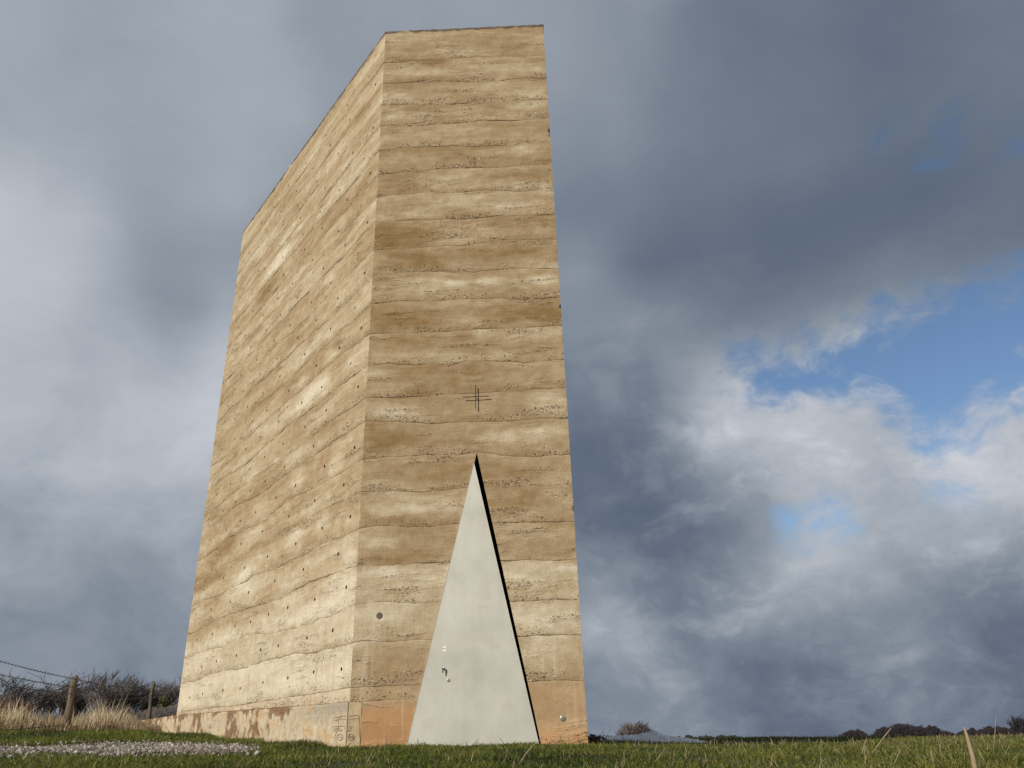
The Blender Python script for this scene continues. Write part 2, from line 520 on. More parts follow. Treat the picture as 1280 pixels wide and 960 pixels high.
MAT_C = concrete_material()
MAT_PL = plinth_material()
MAT_DOOR = door_material()
MAT_GROUND = ground_material()
MAT_DARK = simple('reveal_painted_shade', (.035, .026, .02), .95, 0, 6, .4)  # near-black colour puts the shade of the door gap into the reveal
MAT_CRUST = simple('lichen_crust', (.13, .10, .075), .95, 0, 14, .5, .01)
MAT_TUBE = simple('old_steel_tube', (.035, .03, .026), .55, .4)
MAT_GLASS = simple('glass_plug', (.85, .85, .82), .12, 0)
MAT_IRON = simple('dark_iron', (.035, .022, .016), .6, .5)
MAT_CHROME = simple('polished_steel', (.62, .62, .62), .22, 1.0)
MAT_STEEL = simple('dull_steel', (.34, .33, .30), .42, .8, 20, .15)
MAT_CAP = simple('brown_cap', (.085, .068, .05), .7, .1, 30, .2)
MAT_WHITE = simple('white_sticker', (.74, .73, .68), .5)
MAT_CHALK = simple('charcoal_mark', (.27, .21, .155), .95)

# ------------------------------------------------------------------ plan of the chapel
H = 11.8


def _top(px, py):
    r = ray(px, py); return r[:2] * (H / r[2])


A = _top(482, 40); B = _top(679, 31); C = _top(304, 290)
Df = np.array([0.92, 14.6]); Eb = np.array([-3.1, 18.9])
UF = (B - A) / np.linalg.norm(B - A); WF = np.linalg.norm(B - A)
UL = (C - A) / np.linalg.norm(C - A); WL = np.linalg.norm(C - A)
NF = np.array([UF[1], -UF[0]])
NL = np.array([-UL[1], UL[0]]);
if NL.dot(A) > 0: NL = -NL


def on_plane(px, py, P0, u, n):
    r = ray(px, py); t = n.dot(P0) / n.dot(r[:2]); p = r * t
    return (p[:2] - P0).dot(u), p[2]


def fpx(px, py): return on_plane(px, py, A, UF, NF)
def lpx(px, py): return on_plane(px, py, A, UL, NL)
def F3(s, z, d=0.0): p = A + UF * s + NF * d; return np.array([p[0], p[1], z])
def L3(s, z, d=0.0): p = A + UL * s + NL * d; return np.array([p[0], p[1], z])


# ------------------------------------------------------------------ terrain
CT = [(0, 0, -.26), (0, 3.2, -.23), (-2, 2.5, -.2), (2.5, 2.5, -.24), (3, -3, -.3), (-3, -3, -.2), (0, -8, -.3)]
for px, py, d in [(640, 960, 5), (300, 960, 5), (0, 960, 5), (1280, 960, 5), (950, 960, 5), (640, 938, 8), (950, 936, 9), (1280, 937, 9), (420, 944, 8),
                  (300, 948, 7.6), (120, 950, 7.6), (0, 952, 7.6), (0, 943, 9.5), (150, 941, 9.5), (300, 941, 9.3), (150, 931, 12), (0, 937, 11.5), (310, 938, 10.3),
                  (0, 918, 15.5), (80, 915, 15.5), (160, 916, 15), (0, 912, 20), (100, 907, 22), (170, 911, 20), (0, 912, 30), (150, 912, 32),
                  (760, 928, 15), (870, 926, 22), (1060, 925, 22), (1280, 924, 22), (960, 923.5, 32), (1200, 923, 32), (800, 929, 24), (1280, 925, 45), (900, 928, 45), (1100, 925, 45)]:
    CT.append(tuple(at(px, py, d)))
for s, z in [(0, -.06), (WF * .5, -.09), (WF, -.125)]:
    CT.append(tuple(F3(s, z, .0)))
for s, z in [(2.1, .0), (3.8, .05), (6.3, .14), (9, .2)]:
    CT.append(tuple(L3(s, z, .0)))
CT += [(1.2, 14, -.2), (2, 19, -.35), (-3.5, 19, .1), (-1, 14, .0), (-6, 24, .15)]
CT = np.array(CT)


def _phi(r2): return r2 * np.log(r2 + 1e-6) * .5


def _fit():
    n = len(CT); d2 = ((CT[:, None, :2] - CT[None, :, :2]) ** 2).sum(-1)
    K = _phi(d2) + np.eye(n) * .6
    Pm = np.c_[np.ones(n), CT[:, :2]]
    Mx = np.block([[K, Pm], [Pm.T, np.zeros((3, 3))]])
    return np.linalg.solve(Mx, np.r_[CT[:, 2], 0, 0, 0])


TW = _fit()
AZL = np.array([-180, -60, -36, -27, -22, -8, 6, 9, 12, 20, 35, 60, 180]) * math.pi / 180
FARV = [-.5, .4, .75, .7, .5, -.6, -1.5, -1.75, -1.7, -1.8, -2.0, -2.0, -.5]   # slope of the far field, degrees, by heading


def gz(x, y):
    x = np.asarray(x, float); y = np.asarray(y, float)
    sh = x.shape; x = x.ravel(); y = y.ravel()
    r = np.hypot(x, y)
    k = np.minimum(1, 42 / np.maximum(r, 1e-6)); xx = x * k; yy = y * k
    z = TW[-3] + TW[-2] * xx + TW[-1] * yy
    for i in range(len(CT)):
        z = z + TW[i] * _phi((xx - CT[i, 0]) ** 2 + (yy - CT[i, 1]) ** 2)
    az = np.arctan2(x, y)
    e = np.tan(np.radians(np.interp(az, AZL, FARV)))
    rr = np.clip(r, 0, 3000)
    far = np.where(e > 0, np.minimum(rr, 60) * e - np.maximum(rr - 60, 0) * .012, rr * e)
    w = np.clip((r - 30) / 22, 0, 1); w = w * w * (3 - 2 * w)
    wb = np.where(y < 0, np.clip(r / 25, 0, 1), 0)
    w = np.maximum(w, wb)
    z = z * (1 - w) + far * w
    z = z + fbm(x * .9, y * .9, 3, 3) * .022 * np.clip(r / 6, .3, 1)
    return z.reshape(sh)


def ground_sheet():
    nr = 190; na = 360
    r = np.concatenate([[0], np.geomspace(.6, 40, 130), np.geomspace(42, 4000, nr - 131)])
    a = np.linspace(0, 2 * np.pi, na, endpoint=False)
    X = r[1:, None] * np.sin(a); Y = r[1:, None] * np.cos(a)
    Z = gz(X, Y)
    V = np.c_[X.ravel(), Y.ravel(), Z.ravel()]
    V = np.vstack([[0, 0, float(gz(np.zeros(1), np.zeros(1))[0])], V])
    f, sz = [], []
    idx = np.arange((nr - 1) * na).reshape(nr - 1, na) + 1
    q = np.stack([idx[:-1], idx[1:], np.roll(idx[1:], -1, 1), np.roll(idx[:-1], -1, 1)], -1).reshape(-1, 4)
    q = q[:, ::-1]
    tri = np.stack([np.zeros(na, int), np.roll(idx[0], -1), idx[0]], -1)[:, ::-1]
    loops = np.r_[tri.ravel()[::1], q.ravel()]
    sizes = np.r_[np.full(na, 3), np.full(len(q), 4)]
    me = fast_mesh('ground', V, loops, sizes, MAT_GROUND, True)
    link('ground', me, kind='structure')


ground_sheet()

# ------------------------------------------------------------------ rammed concrete lifts
JP = [  # joints on the door face, top to bottom, photo pixels
    [(482, 40), (560, 37), (620, 34), (679, 31)],
    [(480, 79), (512, 77), (545, 74.7), (576, 72.5), (597, 71), (637, 71), (679, 69)],
    [(477, 105), (512, 103.5), (538, 100), (571, 102.7), (593, 103), (626, 101), (648, 97.7), (681, 97.7)],
    [(476, 132.7), (486, 131.5), (527, 130.5), (562, 130.5), (604, 127), (648, 126), (684, 124)],
    [(476, 158), (527, 157.4), (554, 155), (580, 153.4), (604, 151), (637, 151), (685, 149)],
    [(475, 188), (512, 185), (549, 183), (571, 182), (593, 183.6), (615, 181.4), (637, 183.6), (654, 178), (688, 177.5)],
    [(474, 218), (506, 215.8), (527, 215.8), (545, 210.7), (571, 210), (615, 210), (659, 207), (689, 206)],
    [(471, 245.7), (516, 242), (536, 240), (562, 242), (604, 237.6), (648, 240), (692, 236.5)],
    [(470, 277.7), (516, 275.5), (549, 273.8), (582, 273.8), (615, 270.5), (659, 269.4), (693, 268.3)],
    [(469, 312.7), (506, 311.4), (545, 307.7), (582, 306.6), (626, 300), (659, 299), (695, 299)],
    [(467, 345), (516, 339.4), (549, 339.4), (582, 342.7), (604, 338.3), (637, 335.4), (698, 335.4)],
    [(465, 380), (506, 376), (549, 376), (582, 373.3), (626, 373.3), (659, 374.8), (700, 372)],
    [(463, 417.7), (506, 416), (549, 415), (593, 412), (637, 410.5), (703, 406.8)],
    [(461, 457.5), (484, 454), (516, 456.4), (545, 454), (560, 458.6), (582, 451), (615, 451), (659, 453), (706, 449.8)],
    [(458, 497), (495, 497.3), (527, 495.8), (560, 492.5), (593, 491.4), (637, 489), (670, 486.4), (708, 484.8)],
    [(456, 526.4), (506, 527.5), (538, 529.7), (582, 527.5), (637, 526.4), (681, 522.7), (710, 523)],
    [(454, 574), (484, 571.3), (527, 569), (571, 569), (597, 565), (626, 569), (670, 571), (713, 568)],
    [(452, 615), (495, 614), (527, 616), (571, 610.6), (593, 609), (637, 608), (716, 606)],
    [(449, 661), (470, 657.5), (507, 658.7), (532, 658.7), (570, 655), (640, 653.5), (720, 652)],
    [(446, 708), (490, 706), (525, 703.7), (560, 702.5), (627, 701), (657, 700), (695, 701), (722, 698.7)],
    [(443, 756), (470, 752.5), (520, 753.7), (550, 752.5), (635, 752.5), (670, 751), (724, 750)],
    [(440, 804), (452, 801), (485, 802.5), (520, 800), (540, 800), (647, 796), (670, 794), (728, 794)],
    [(438, 860), (480, 858), (520, 856), (657, 853), (695, 850.5), (731, 850.5)],
]
JF = [np.array([fpx(*p) for p in poly]) for poly in JP][::-1]     # bottom to top, (s, z)
DL, DT, DR = fpx(511, 924), fpx(596, 566), fpx(675.6, 926)          # opening corners
JF.insert(0, np.array([[0, .44], [DL[0], .45], [DR[0] - .02, -.45], [WF, -.45]]))
NJ = len(JF)
WB = np.linalg.norm(Df - B); WD = np.linalg.norm(Eb - Df); WE = np.linalg.norm(C - Eb)


def joint(i, face, s):
    s = np.asarray(s, float)
    if i < 0:
        return np.full(s.shape, -.6)
    if face == 'F':
        z = np.interp(s, JF[i][:, 0], JF[i][:, 1])
        if i < NJ - 1:
            z = z + fbm(s * 9, s * 0 + i * 3.7, 11, 3) * .012 * np.clip(s / .3, 0, 1)
        return z
    za = JF[i][0, 1]; zb = JF[i][-1, 1]
    if face == 'L':
        if i == 0:
            return .44 + s / WL * .115
        if i == 1:
            za = np.interp(s, [0, 2, 4, WL], [za, .59, .585, .60])
        if i == NJ - 1:
            return za + s * 0
        z = za + (fbm(s * .75, s * 0 + i * 5.3, 21, 2) * .11 + fbm(s * 4, s * 0 + i * 1.7, 33, 3) * .030) * np.clip(s / .8, 0, 1) * (1 if i > 1 else .2)
        return z
    zc = float(joint(i, 'L', np.array([WL]))[0])
    Ls = {'B': WB, 'D': WD, 'E': WE}
    off = {'B': 0, 'D': WB, 'E': WB + WD}[face]; tot = WB + WD + WE
    z = zb + (zc - zb) * (s + off) / tot
    if 0 < i < NJ - 1:
        z = z + fbm((s + off) * .9, s * 0 + i * 2.9, 41, 3) * .06 * np.clip(np.minimum(s + off, tot - s - off) / .6, 0, 1)
    return z


# patches of paler lime and browner clay, per photo pixel, radii in pixels on the door face / metres on the long face
TF = [(512, 46, 35, 7, .8), (520, 88, 32, 6, .8), (575, 138, 25, 5, .8), (490, 142, 12, 6, .5), (668, 130, 14, 5, .7), (670, 117, 15, 4, .6), (612, 190, 18, 5, .5),
      (655, 190, 18, 6, .8), (571, 252, 24, 8, 1.1), (530, 265, 20, 5, .8), (475, 268, 12, 6, .5), (650, 255, 40, 5, .6), (690, 240, 12, 5, .6), (572, 352, 16, 5, 1.2),
      (520, 350, 28, 4, .7), (612, 349, 14, 4, .9), (680, 350, 20, 5, 1), (692, 368, 12, 3, .9), (545, 380, 30, 3, .7), (607, 419, 12, 3, .8), (687, 503, 28, 13, .9),
      (600, 502, 35, 11, .55), (490, 515, 22, 8, .6), (687, 538, 25, 9, 1.2), (635, 545, 35, 8, .7), (470, 465, 12, 3, .6), (540, 541, 45, 6, .35), (484, 636, 24, 8, .9),
      (545, 636, 40, 7, .6), (570, 622, 30, 5, .6), (475, 677, 22, 6, .7), (477, 715, 22, 7, 1), (525, 745, 15, 5, .5), (705, 710, 20, 6, .6), (665, 720, 25, 10, .35),
      (475, 768, 35, 15, .6), (685, 765, 35, 20, .5), (682, 815, 35, 20, .6), (690, 240, 10, 6, .4), (450, 835, 8, 28, .8),
      (545, 78, 16, 5, -.8), (500, 108, 18, 5, -.5), (640, 58, 18, 10, -.5), (615, 179, 22, 5, -.7), (505, 226, 28, 10, -1.1), (500, 295, 42, 14, -1.3), (505, 326, 42, 9, -1.1),
      (659, 393, 48, 8, -1.1), (505, 400, 48, 11, -.9), (521, 488, 20, 6, -.9), (560, 462, 60, 9, -.5), (480, 545, 26, 10, -.7), (659, 589, 42, 8, -.6), (560, 592, 45, 6, -.5),
      (495, 698, 45, 5, -.8), (660, 685, 55, 10, -.7), (480, 830, 45, 22, -.45), (540, 430, 60, 8, -.35), (620, 320, 50, 8, -.4), (650, 630, 45, 10, -.4), (700, 650, 25, 10, -.4),
      (480, 590, 25, 6, -.4), (600, 285, 60, 8, -.3)]
TL = [(345, 330, .7, .15, 1), (362, 290, .6, .12, .8), (385, 270, .5, .1, .7), (389, 493, .35, .18, 1.1), (413, 445, .3, .15, 1), (406, 481, .2, .15, .9),
      (378, 476, .25, .12, .7), (323, 527, .4, .12, .7), (438, 455, .2, .12, .6), (420, 580, .2, .15, 1.1), (325, 629, .4, .15, 1), (372, 603, .25, .2, .8), (404, 657, .25, .15, .9),
      (368, 677, .3, .2, .9), (317, 671, .4, .12, .8), (309, 720, .5, .15, .8), (436, 696, .2, .15, .9), (303, 590, .5, .12, .6), (460, 200, .4, .1, .5), (440, 240, .5, .12, .6),
      (430, 720, .5, .15, .7), (360, 740, .6, .15, .5), (290, 740, .6, .15, .6), (410, 350, .3, .1, .6),
      (410, 268, .35, .08, -.7), (333, 365, .35, .15, -.8), (428, 298, .45, .08, -.8), (399, 368, .4, .1, -.6), (367, 430, .6, .08, -1), (329, 502, .7, .1, -.6),
      (320, 416, .4, .1, -.6), (420, 430, .2, .06, -.7), (341, 594, .8, .15, -.9), (275, 692, .7, .2, -1.2), (270, 718, .6, .1, -.9), (410, 573, .3, .08, -.6),
      (353, 629, .5, .1, -.5), (250, 730, .5, .2, -.8), (245, 800, .5, .12, -.6), (290, 780, .7, .1, -.5), (445, 330, .3, .1, -.6), (395, 400, .4, .08, -.5)]
TFm = []
for px, py, rx, ry, a in TF:
    s0, z0 = fpx(px, py); s1, _ = fpx(px + rx, py); _, z1 = fpx(px, py - ry)
    TFm.append((s0, z0, abs(s1 - s0), abs(z1 - z0), a))
TLm = [(*lpx(px, py), rs, rz, a) for px, py, rs, rz, a in TL]


def tone_at(face, s, z):
    t = np.zeros(s.shape)
    wx = s + fbm(s * 3, z * 5, 51, 3) * .16; wz = z + fbm(s * 2.2, z * 4, 57, 3) * .09
    for s0, z0, rs, rz, a in (TFm if face == 'F' else TLm if face == 'L' else []):
        q = ((wx - s0) / rs) ** 2 + ((wz - z0) / rz) ** 2
        t = t + a * np.exp(-q * q * .5)
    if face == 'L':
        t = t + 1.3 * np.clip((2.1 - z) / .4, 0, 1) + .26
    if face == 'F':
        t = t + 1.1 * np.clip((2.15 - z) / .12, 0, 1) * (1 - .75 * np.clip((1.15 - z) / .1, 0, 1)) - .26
    return t


HOLES = [
    (11.2, [0.58, 1.49, 2.49, 3.48, 4.43, 5.28, 6.04, 7.05]),
    (10.74, [0.29, 1.32, 2.2, 3.01, 3.86, 4.72, 5.6, 6.74]),
    (10.22, [0.61, 1.76, 2.74, 3.69, 4.47, 5.4, 6.25, 7.07]),
    (9.74, [0.28, 1.07, 2.26, 3.45, 4.63, 5.8, 6.79]),
    (9.25, [0.57, 1.57, 2.42, 3.23, 4.28, 5.11, 6.07, 7.06]),
    (8.76, [0.28, 1.17, 2.24, 3.04, 4.11, 4.9, 5.9, 6.81]),
    (8.26, [0.57, 1.47, 2.58, 3.54, 4.3, 5.11, 6.21, 7.07]),
    (7.76, [0.28, 1.11, 2.0, 3.19, 4.0, 4.76, 5.7, 6.8]),
    (7.27, [0.58, 1.63, 2.45, 3.46, 4.24, 5.19, 6.12, 7.1]),
    (6.78, [0.29, 1.26, 2.17, 2.93, 3.93, 4.86, 5.83, 6.79]),
    (6.28, [0.56, 1.47, 2.54, 3.69, 4.57, 5.43, 6.19, 7.06]),
    (5.79, [0.28, 1.07, 1.95, 3.15, 4.24, 5.0, 6.02, 6.83]),
    (5.3, [0.56, 1.65, 2.46, 3.51, 4.43, 5.21, 6.32, 7.09]),
    (4.79, [0.28, 1.4, 2.24, 3.19, 4.07, 4.86, 5.93, 6.8]),
    (4.3, [0.56, 1.8, 2.99, 3.87, 4.65, 5.44, 6.22, 7.09]),
    (3.82, [0.29, 1.3, 2.4, 3.25, 4.22, 5.03, 5.82, 6.82]),
    (3.35, [0.56, 1.59, 2.57, 3.77, 4.86, 6.0, 7.1]),
    (2.84, [0.29, 1.21, 2.2, 3.38, 4.48, 5.65, 6.82]),
    (2.36, [0.6, 1.79, 2.93, 4.11, 5.07, 6.12, 7.1]),
    (1.87, [0.3, 1.28, 2.28, 3.1, 3.89, 4.67, 5.83, 6.82]),
    (1.35, [0.62, 1.48, 2.5, 3.28, 4.36, 5.43, 6.27, 7.08]),
    (0.85, [0.3, 1.14, 2.03, 3.01, 4.02, 4.88, 5.99, 6.79]),
]

chapel = empty('field_chapel', (A[0], A[1], 0.0), 'tall windowless tower of banded tan rammed concrete with a triangular steel door', 'chapel')
COFF = np.array([A[0], A[1], 0.0])
PL_T = .15                       # plinth slab thickness showing on the door face


def open_l(z): return DL[0] + (DT[0] - DL[0]) * np.clip((z - DL[1]) / (DT[1] - DL[1]), -1, 1)
def open_r(z): return DR[0] + (DT[0] - DR[0]) * np.clip((z - DR[1]) / (DT[1] - DR[1]), -1, 1)


FACES = {'F': (A, UF, NF, WF, .035), 'L': (A, UL, NL, WL, .036),
         'B': (B, (Df - B) / WB, None, WB, .12), 'D': (Df, (Eb - Df) / WD, None, WD, .15), 'E': (Eb, (C - Eb) / WE, None, WE, .15)}
cen = (A + B + C + Df + Eb) / 5
for k_ in ('B', 'D', 'E'):
    P0, u, _, w, r = FACES[k_]
    n = np.array([u[1], -u[0]])
    if n.dot(cen - P0) > 0: n = -n
    FACES[k_] = (P0, u, n, w, r)

tube_spots = []


def build_lift(i):
    """lift i lies between joint i-1 and joint i"""
    Vs, Q, T, RU, ED, WA = [], [], [], [], [], []
    extra_faces = []
    base = 0
    rnd = random.random()
    offs = (random.random() - .5) * .005
    segs = []
    for fc in ('F', 'L', 'B', 'D', 'E'):
        if i == 0 and fc == 'L':
            continue
        if fc == 'F' and i > 0 and joint(i - 1, 'F', np.array([DT[0]]))[0] < DT[1] or (fc == 'F' and i == 0):
            segs += [('F', 'l'), ('F', 'r')]
        else:
            segs.append((fc, None))
    for fc, side in segs:
        P0, u, n, w, res = FACES[fc]
        m = max(4, int(round(.47 / (res if fc in 'FL' else .12))))
        if i == 0: m = 22
        vv = np.linspace(0, 1, m + 1)
        eps = .009 / .47
        vv = np.concatenate([[0, 0, eps], vv[1:-1], [1 - eps, 1, 1]])
        s_lo = PL_T if (i == 0 and fc == 'F') else 0.0
        nc = int(math.ceil(w / res))
        if side:
            nc = max(8, nc // 2)
        k = np.linspace(0, 1, nc + 1)
        if side is None:
            S = np.tile(s_lo + k * (w - s_lo), (len(vv), 1))
        else:
            S = np.zeros((len(vv), nc + 1))
        for it in range(2 if side else 1):
            if side and it == 0:
                zr = np.linspace(float(joint(i - 1, 'F', np.array([DT[0]]))[0]) if i > 0 else -.6, float(joint(i, 'F', np.array([DT[0]]))[0]), len(vv))[:, None] + S * 0
            elif side:
                zr = Z
            if side == 'l':
                S = s_lo + k[None, :] * (open_l(zr[:, -1:]) - s_lo)
            elif side == 'r':
                x0 = open_r(zr[:, :1]); S = x0 + k[None, :] * (w - x0)
            zb = joint(i - 1, fc, S); zt = joint(i, fc, S)
            Z = zb + .0004 + (zt - zb - .0008) * vv[:, None]
            if side:
                zr = Z
        ND = offs + fbm(S * 2.2, Z * 5 + i, 61, 3) * .010 + fbm(S * 13, Z * 15, 67, 3) * .006
        if fc == 'F': ND = ND - offs * .3
        hcb = fbm(S * 1.6, Z * 0 + i * 9.1, 71, 2)
        rough = np.clip(hcb * 4, 0, 1) * np.clip(1 - (Z - zb) / .14, 0, 1)
        ND = ND - rough * np.abs(fbm(S * 26, Z * 26, 73, 2)) * .030
        de = np.minimum(S, w - S)
        ND = ND * np.clip(de / .05, 0, 1) + np.where(de < .02, -.004 * np.clip(vnoise(Z * 14, S * 0 + i, 77), 0, 1) - .05 * np.clip(fbm(Z * 9, S * 0 + 1.3, 79, 3) - .33, 0, 1), 0)
        if fc == 'F':
            for zn, am in ((fpx(686, 163)[1], .045), (fpx(702, 383)[1], .03)):
                ND = ND - am * np.exp(-((S - w) / .03) ** 2 - ((Z - zn) / .022) ** 2)
        groove = np.zeros_like(S)
        gj = .35 + np.clip(fbm(S * 3, Z * 0 + i * 2.2, 81, 3) + .5, 0, 1.2)
        gj2 = .35 + np.clip(fbm(S * 3, Z * 0 + (i + 1) * 2.2, 81, 3) + .5, 0, 1.2)
        groove[1] = (.0030 * np.clip(gj[1] * 1.8 - .9, 0, 2)); groove[-2] = (.0030 * np.clip(gj2[-2] * 1.8 - .9, 0, 2))
        if i == NJ - 1: groove[-2] = 0
        ND = ND - groove
        ND[0] = -.07; ND[-1] = -.07
        X = P0[0] + u[0] * S + n[0] * ND; Y = P0[1] + u[1] * S + n[1] * ND
        # at the outer corners the inset rows are pulled in diagonally so the two faces meet
        nb = {'F': (NL, FACES['B'][2]), 'L': (NF, FACES['E'][2]), 'B': (NF, FACES['D'][2]), 'D': (FACES['B'][2], FACES['E'][2]), 'E': (FACES['D'][2], NL)}[fc]
        for col, en, q in ((0, nb[0], side != 'r'), (-1, nb[1], side != 'l')):
            if q and not (i == 0 and fc == 'F' and col == 0):
                X[:, col] += en[0] * ND[:, col] ; Y[:, col] += en[1] * ND[:, col]
        R_, C_ = S.shape
        idx = np.arange(R_ * C_).reshape(R_, C_) + base
        keep = np.ones((R_ - 1, C_ - 1), bool)
        if fc == 'L' and i > 0:
            for hz, row in HOLES:
                for hs in row:
                    jz0 = float(joint(i - 1, 'L', np.array([hs]))[0]); jz1 = float(joint(i, 'L', np.array([hs]))[0])
                    if not (jz0 <= hz < jz1): continue
                    hz_ = min(max(hz, jz0 + .1), jz1 - .1)
                    ci = int(np.clip(round(hs / w * nc), 1, C_ - 2))
                    ri = int(np.argmin(np.abs(Z[:, ci] - hz_))); ri = min(max(ri, 3), R_ - 4)
                    keep[ri - 1:ri + 1, ci - 1:ci + 1] = False
                    s0, z0 = S[ri, ci], Z[ri, ci]
                    ringi = []
                    for dr, dc in [(-1, -1), (-1, 0), (-1, 1), (0, 1), (1, 1), (1, 0), (1, -1), (0, -1)]:
                        a = math.atan2(dr, dc)
                        rr = .024 + random.random() * .004
                        S[ri + dr, ci + dc] = s0 + math.cos(a) * rr; Z[ri + dr, ci + dc] = z0 + math.sin(a) * rr
                        X[ri + dr, ci + dc] = P0[0] + u[0] * S[ri + dr, ci + dc] + n[0] * ND[ri, ci]
                        Y[ri + dr, ci + dc] = P0[1] + u[1] * S[ri + dr, ci + dc] + n[1] * ND[ri, ci]
                        ringi.append(idx[ri + dr, ci + dc])
                    tube_spots.append((i, s0, z0, ND[ri, ci], hs, hz))
        q = np.stack([idx[:-1, :-1], idx[:-1, 1:], idx[1:, 1:], idx[1:, :-1]], -1)[keep]
        # outward orientation
        a3 = np.array([u[0], u[1], 0]); cr = np.cross(a3, (0, 0, 1))
        if cr[:2].dot(n) < 0: q = q[:, ::-1]
        Vs.append(np.c_[X.ravel(), Y.ravel(), Z.ravel()] - COFF)
        Q.append(q.reshape(-1, 4))
        T.append(tone_at(fc, S, Z).ravel())
        if fc == 'F':
            ru = np.clip((joint(0, 'F', S) - .02 - Z) / .10, 0, 1) * .95 if side == 'l' else np.clip((.26 - Z) / .3, 0, .95)
            ru = np.maximum(ru, np.clip((.62 - Z) / .2, 0, .35) * (1 if side == 'r' else .6))
        elif fc == 'L':
            ru = np.clip((joint(1, 'L', S) + .01 - Z) / .06, 0, .18)
        else:
            ru = np.clip((.4 - Z) / .3, 0, .8)
        RU.append(ru.ravel())
        ED.append(np.c_[(Z - zb).ravel(), (zt - Z).ravel(), np.full(Z.size, rnd)])
        so = {'F': 0, 'L': 40, 'B': 3, 'D': 8, 'E': 14}[fc]
        WA.append(np.c_[(S + so).ravel(), Z.ravel(), np.full(Z.size, i * .37)])
        base += R_ * C_
    Q = np.vstack(Q)
    me = fast_mesh('concrete_layer', np.vstack(Vs), Q.ravel(), np.full(len(Q), 4), MAT_C, True)
    attr(me, 'tone', 'FLOAT', np.concatenate(T)); attr(me, 'rust', 'FLOAT', np.concatenate(RU))
    attr(me, 'edge', 'FLOAT_VECTOR', np.vstack(ED)); attr(me, 'wall', 'FLOAT_VECTOR', np.vstack(WA))
    return link('concrete_layer', me, chapel)


layers = [build_lift(i) for i in range(NJ)]

# formwork tie sleeves in the long face, one shared mesh; some still carry a glass plug
def sleeve_mesh():
    mb = MB(); n = 12
    rings = [(.0245, -.004), (.0245, -.16), (.0, -.16)]
    vs_ = []
    for r_, d in rings[:2]:
        for k in range(n):
            a = 2 * math.pi * k / n
            vs_.append((r_ * math.cos(a), r_ * math.sin(a), d))
    fs = [(k, n + k, n + (k + 1) % n, (k + 1) % n) for k in range(n)] + [tuple(n + k for k in range(n))]
    mb.add(vs_, fs)
    me = bpy.data.meshes.new('tie_sleeve'); me.from_pydata(mb.v, [], mb.f); me.materials.append(MAT_TUBE); return me


def plug_mesh():
    vs_, fs = [], []; n, m = 10, 4
    for j in range(m):
        ph = j / m * math.pi / 2
        for k in range(n):
            a = 2 * math.pi * k / n
            vs_.append((.021 * math.cos(ph) * math.cos(a), .021 * math.cos(ph) * math.sin(a), .016 * math.sin(ph)))
    vs_.append((0, 0, .016))
    for j in range(m - 1):
        for k in range(n):
            fs.append((j * n + k, j * n + (k + 1) % n, (j + 1) * n + (k + 1) % n, (j + 1) * n + k))
    fs += [((m - 1) * n + k, (m - 1) * n + (k + 1) % n, m * n) for k in range(n)]
    me = bpy.data.meshes.new('glass_plug'); me.from_pydata(vs_, [], fs); me.materials.append(MAT_GLASS)
    me.polygons.foreach_set('use_smooth', [True] * len(fs)); return me


SM, PM = sleeve_mesh(), plug_mesh()
Rn = Matrix(((UL[0], 0, NL[0]), (UL[1], 0, NL[1]), (0, 1, 0))).to_4x4()
if Rn.to_3x3().determinant() < 0:
    Rn = Matrix(((-UL[0], 0, NL[0]), (-UL[1], 0, NL[1]), (0, 1, 0))).to_4x4()
for li, s, z, nd, hs, hz in tube_spots:
    p = L3(s, z, nd) - COFF
    o = link('tie_sleeve', SM, layers[li]); o.matrix_local = Matrix.Translation(p) @ Rn
    if hs > 7.0 or (.52 < hs < .65 and 3.9 < hz):
        g = link('glass_plug', PM, layers[li])
        g.matrix_local = Matrix.Translation(L3(s - .002, z - .012, nd - .016) - COFF) @ Rn

# roof slab (set down behind the top edge) and the dark weathered crust on the rim
ring = [A, B, Df, Eb, C]
cxy = np.mean(ring, 0)
def inset(p, d): v = cxy - p; return p + v / np.linalg.norm(v) * d
rv = [np.array([*inset(p, .06), H - .05]) - COFF for p in ring]
mesh_obj('roof', rv, [tuple(range(5))], MAT_CRUST, chapel)
mb = MB()
for P0, P1 in ((A, B), (A, C), (B, Df), (Df, Eb), (Eb, C)):
    L_ = np.linalg.norm(P1 - P0); u = (P1 - P0) / L_
    n = np.array([u[1], -u[0]])
    if n.dot(cxy - P0) > 0: n = -n
    N = int(L_ / .04)
    vs_ = []; fs = []
    for k in range(N + 1):
        s = L_ * k / N
        r1 = float(fbm(np.array(s * 9.), np.array(P0[0]), 91, 4)); r2 = float(fbm(np.array(s * 14.), np.array(P1[0]), 95, 3))
        dn = -.026 - .036 * max(0, r1 + .35); upz = .004 + .018 * max(0, r2 + .3)
        for d, z in ((.004, dn), (.007 + .006 * r1, -.004), (.002, upz), (-.12, upz * .7 + .002)):
            p = P0 + u * s + n * d; vs_.append(np.array([p[0], p[1], H + z]) - COFF)
        if k: fs += [((k - 1) * 4 + q, k * 4 + q, k * 4 + q + 1, (k - 1) * 4 + q + 1) for q in range(3)]
    mb.add(vs_, fs)
mb.build('weathered_rim', MAT_CRUST, chapel)

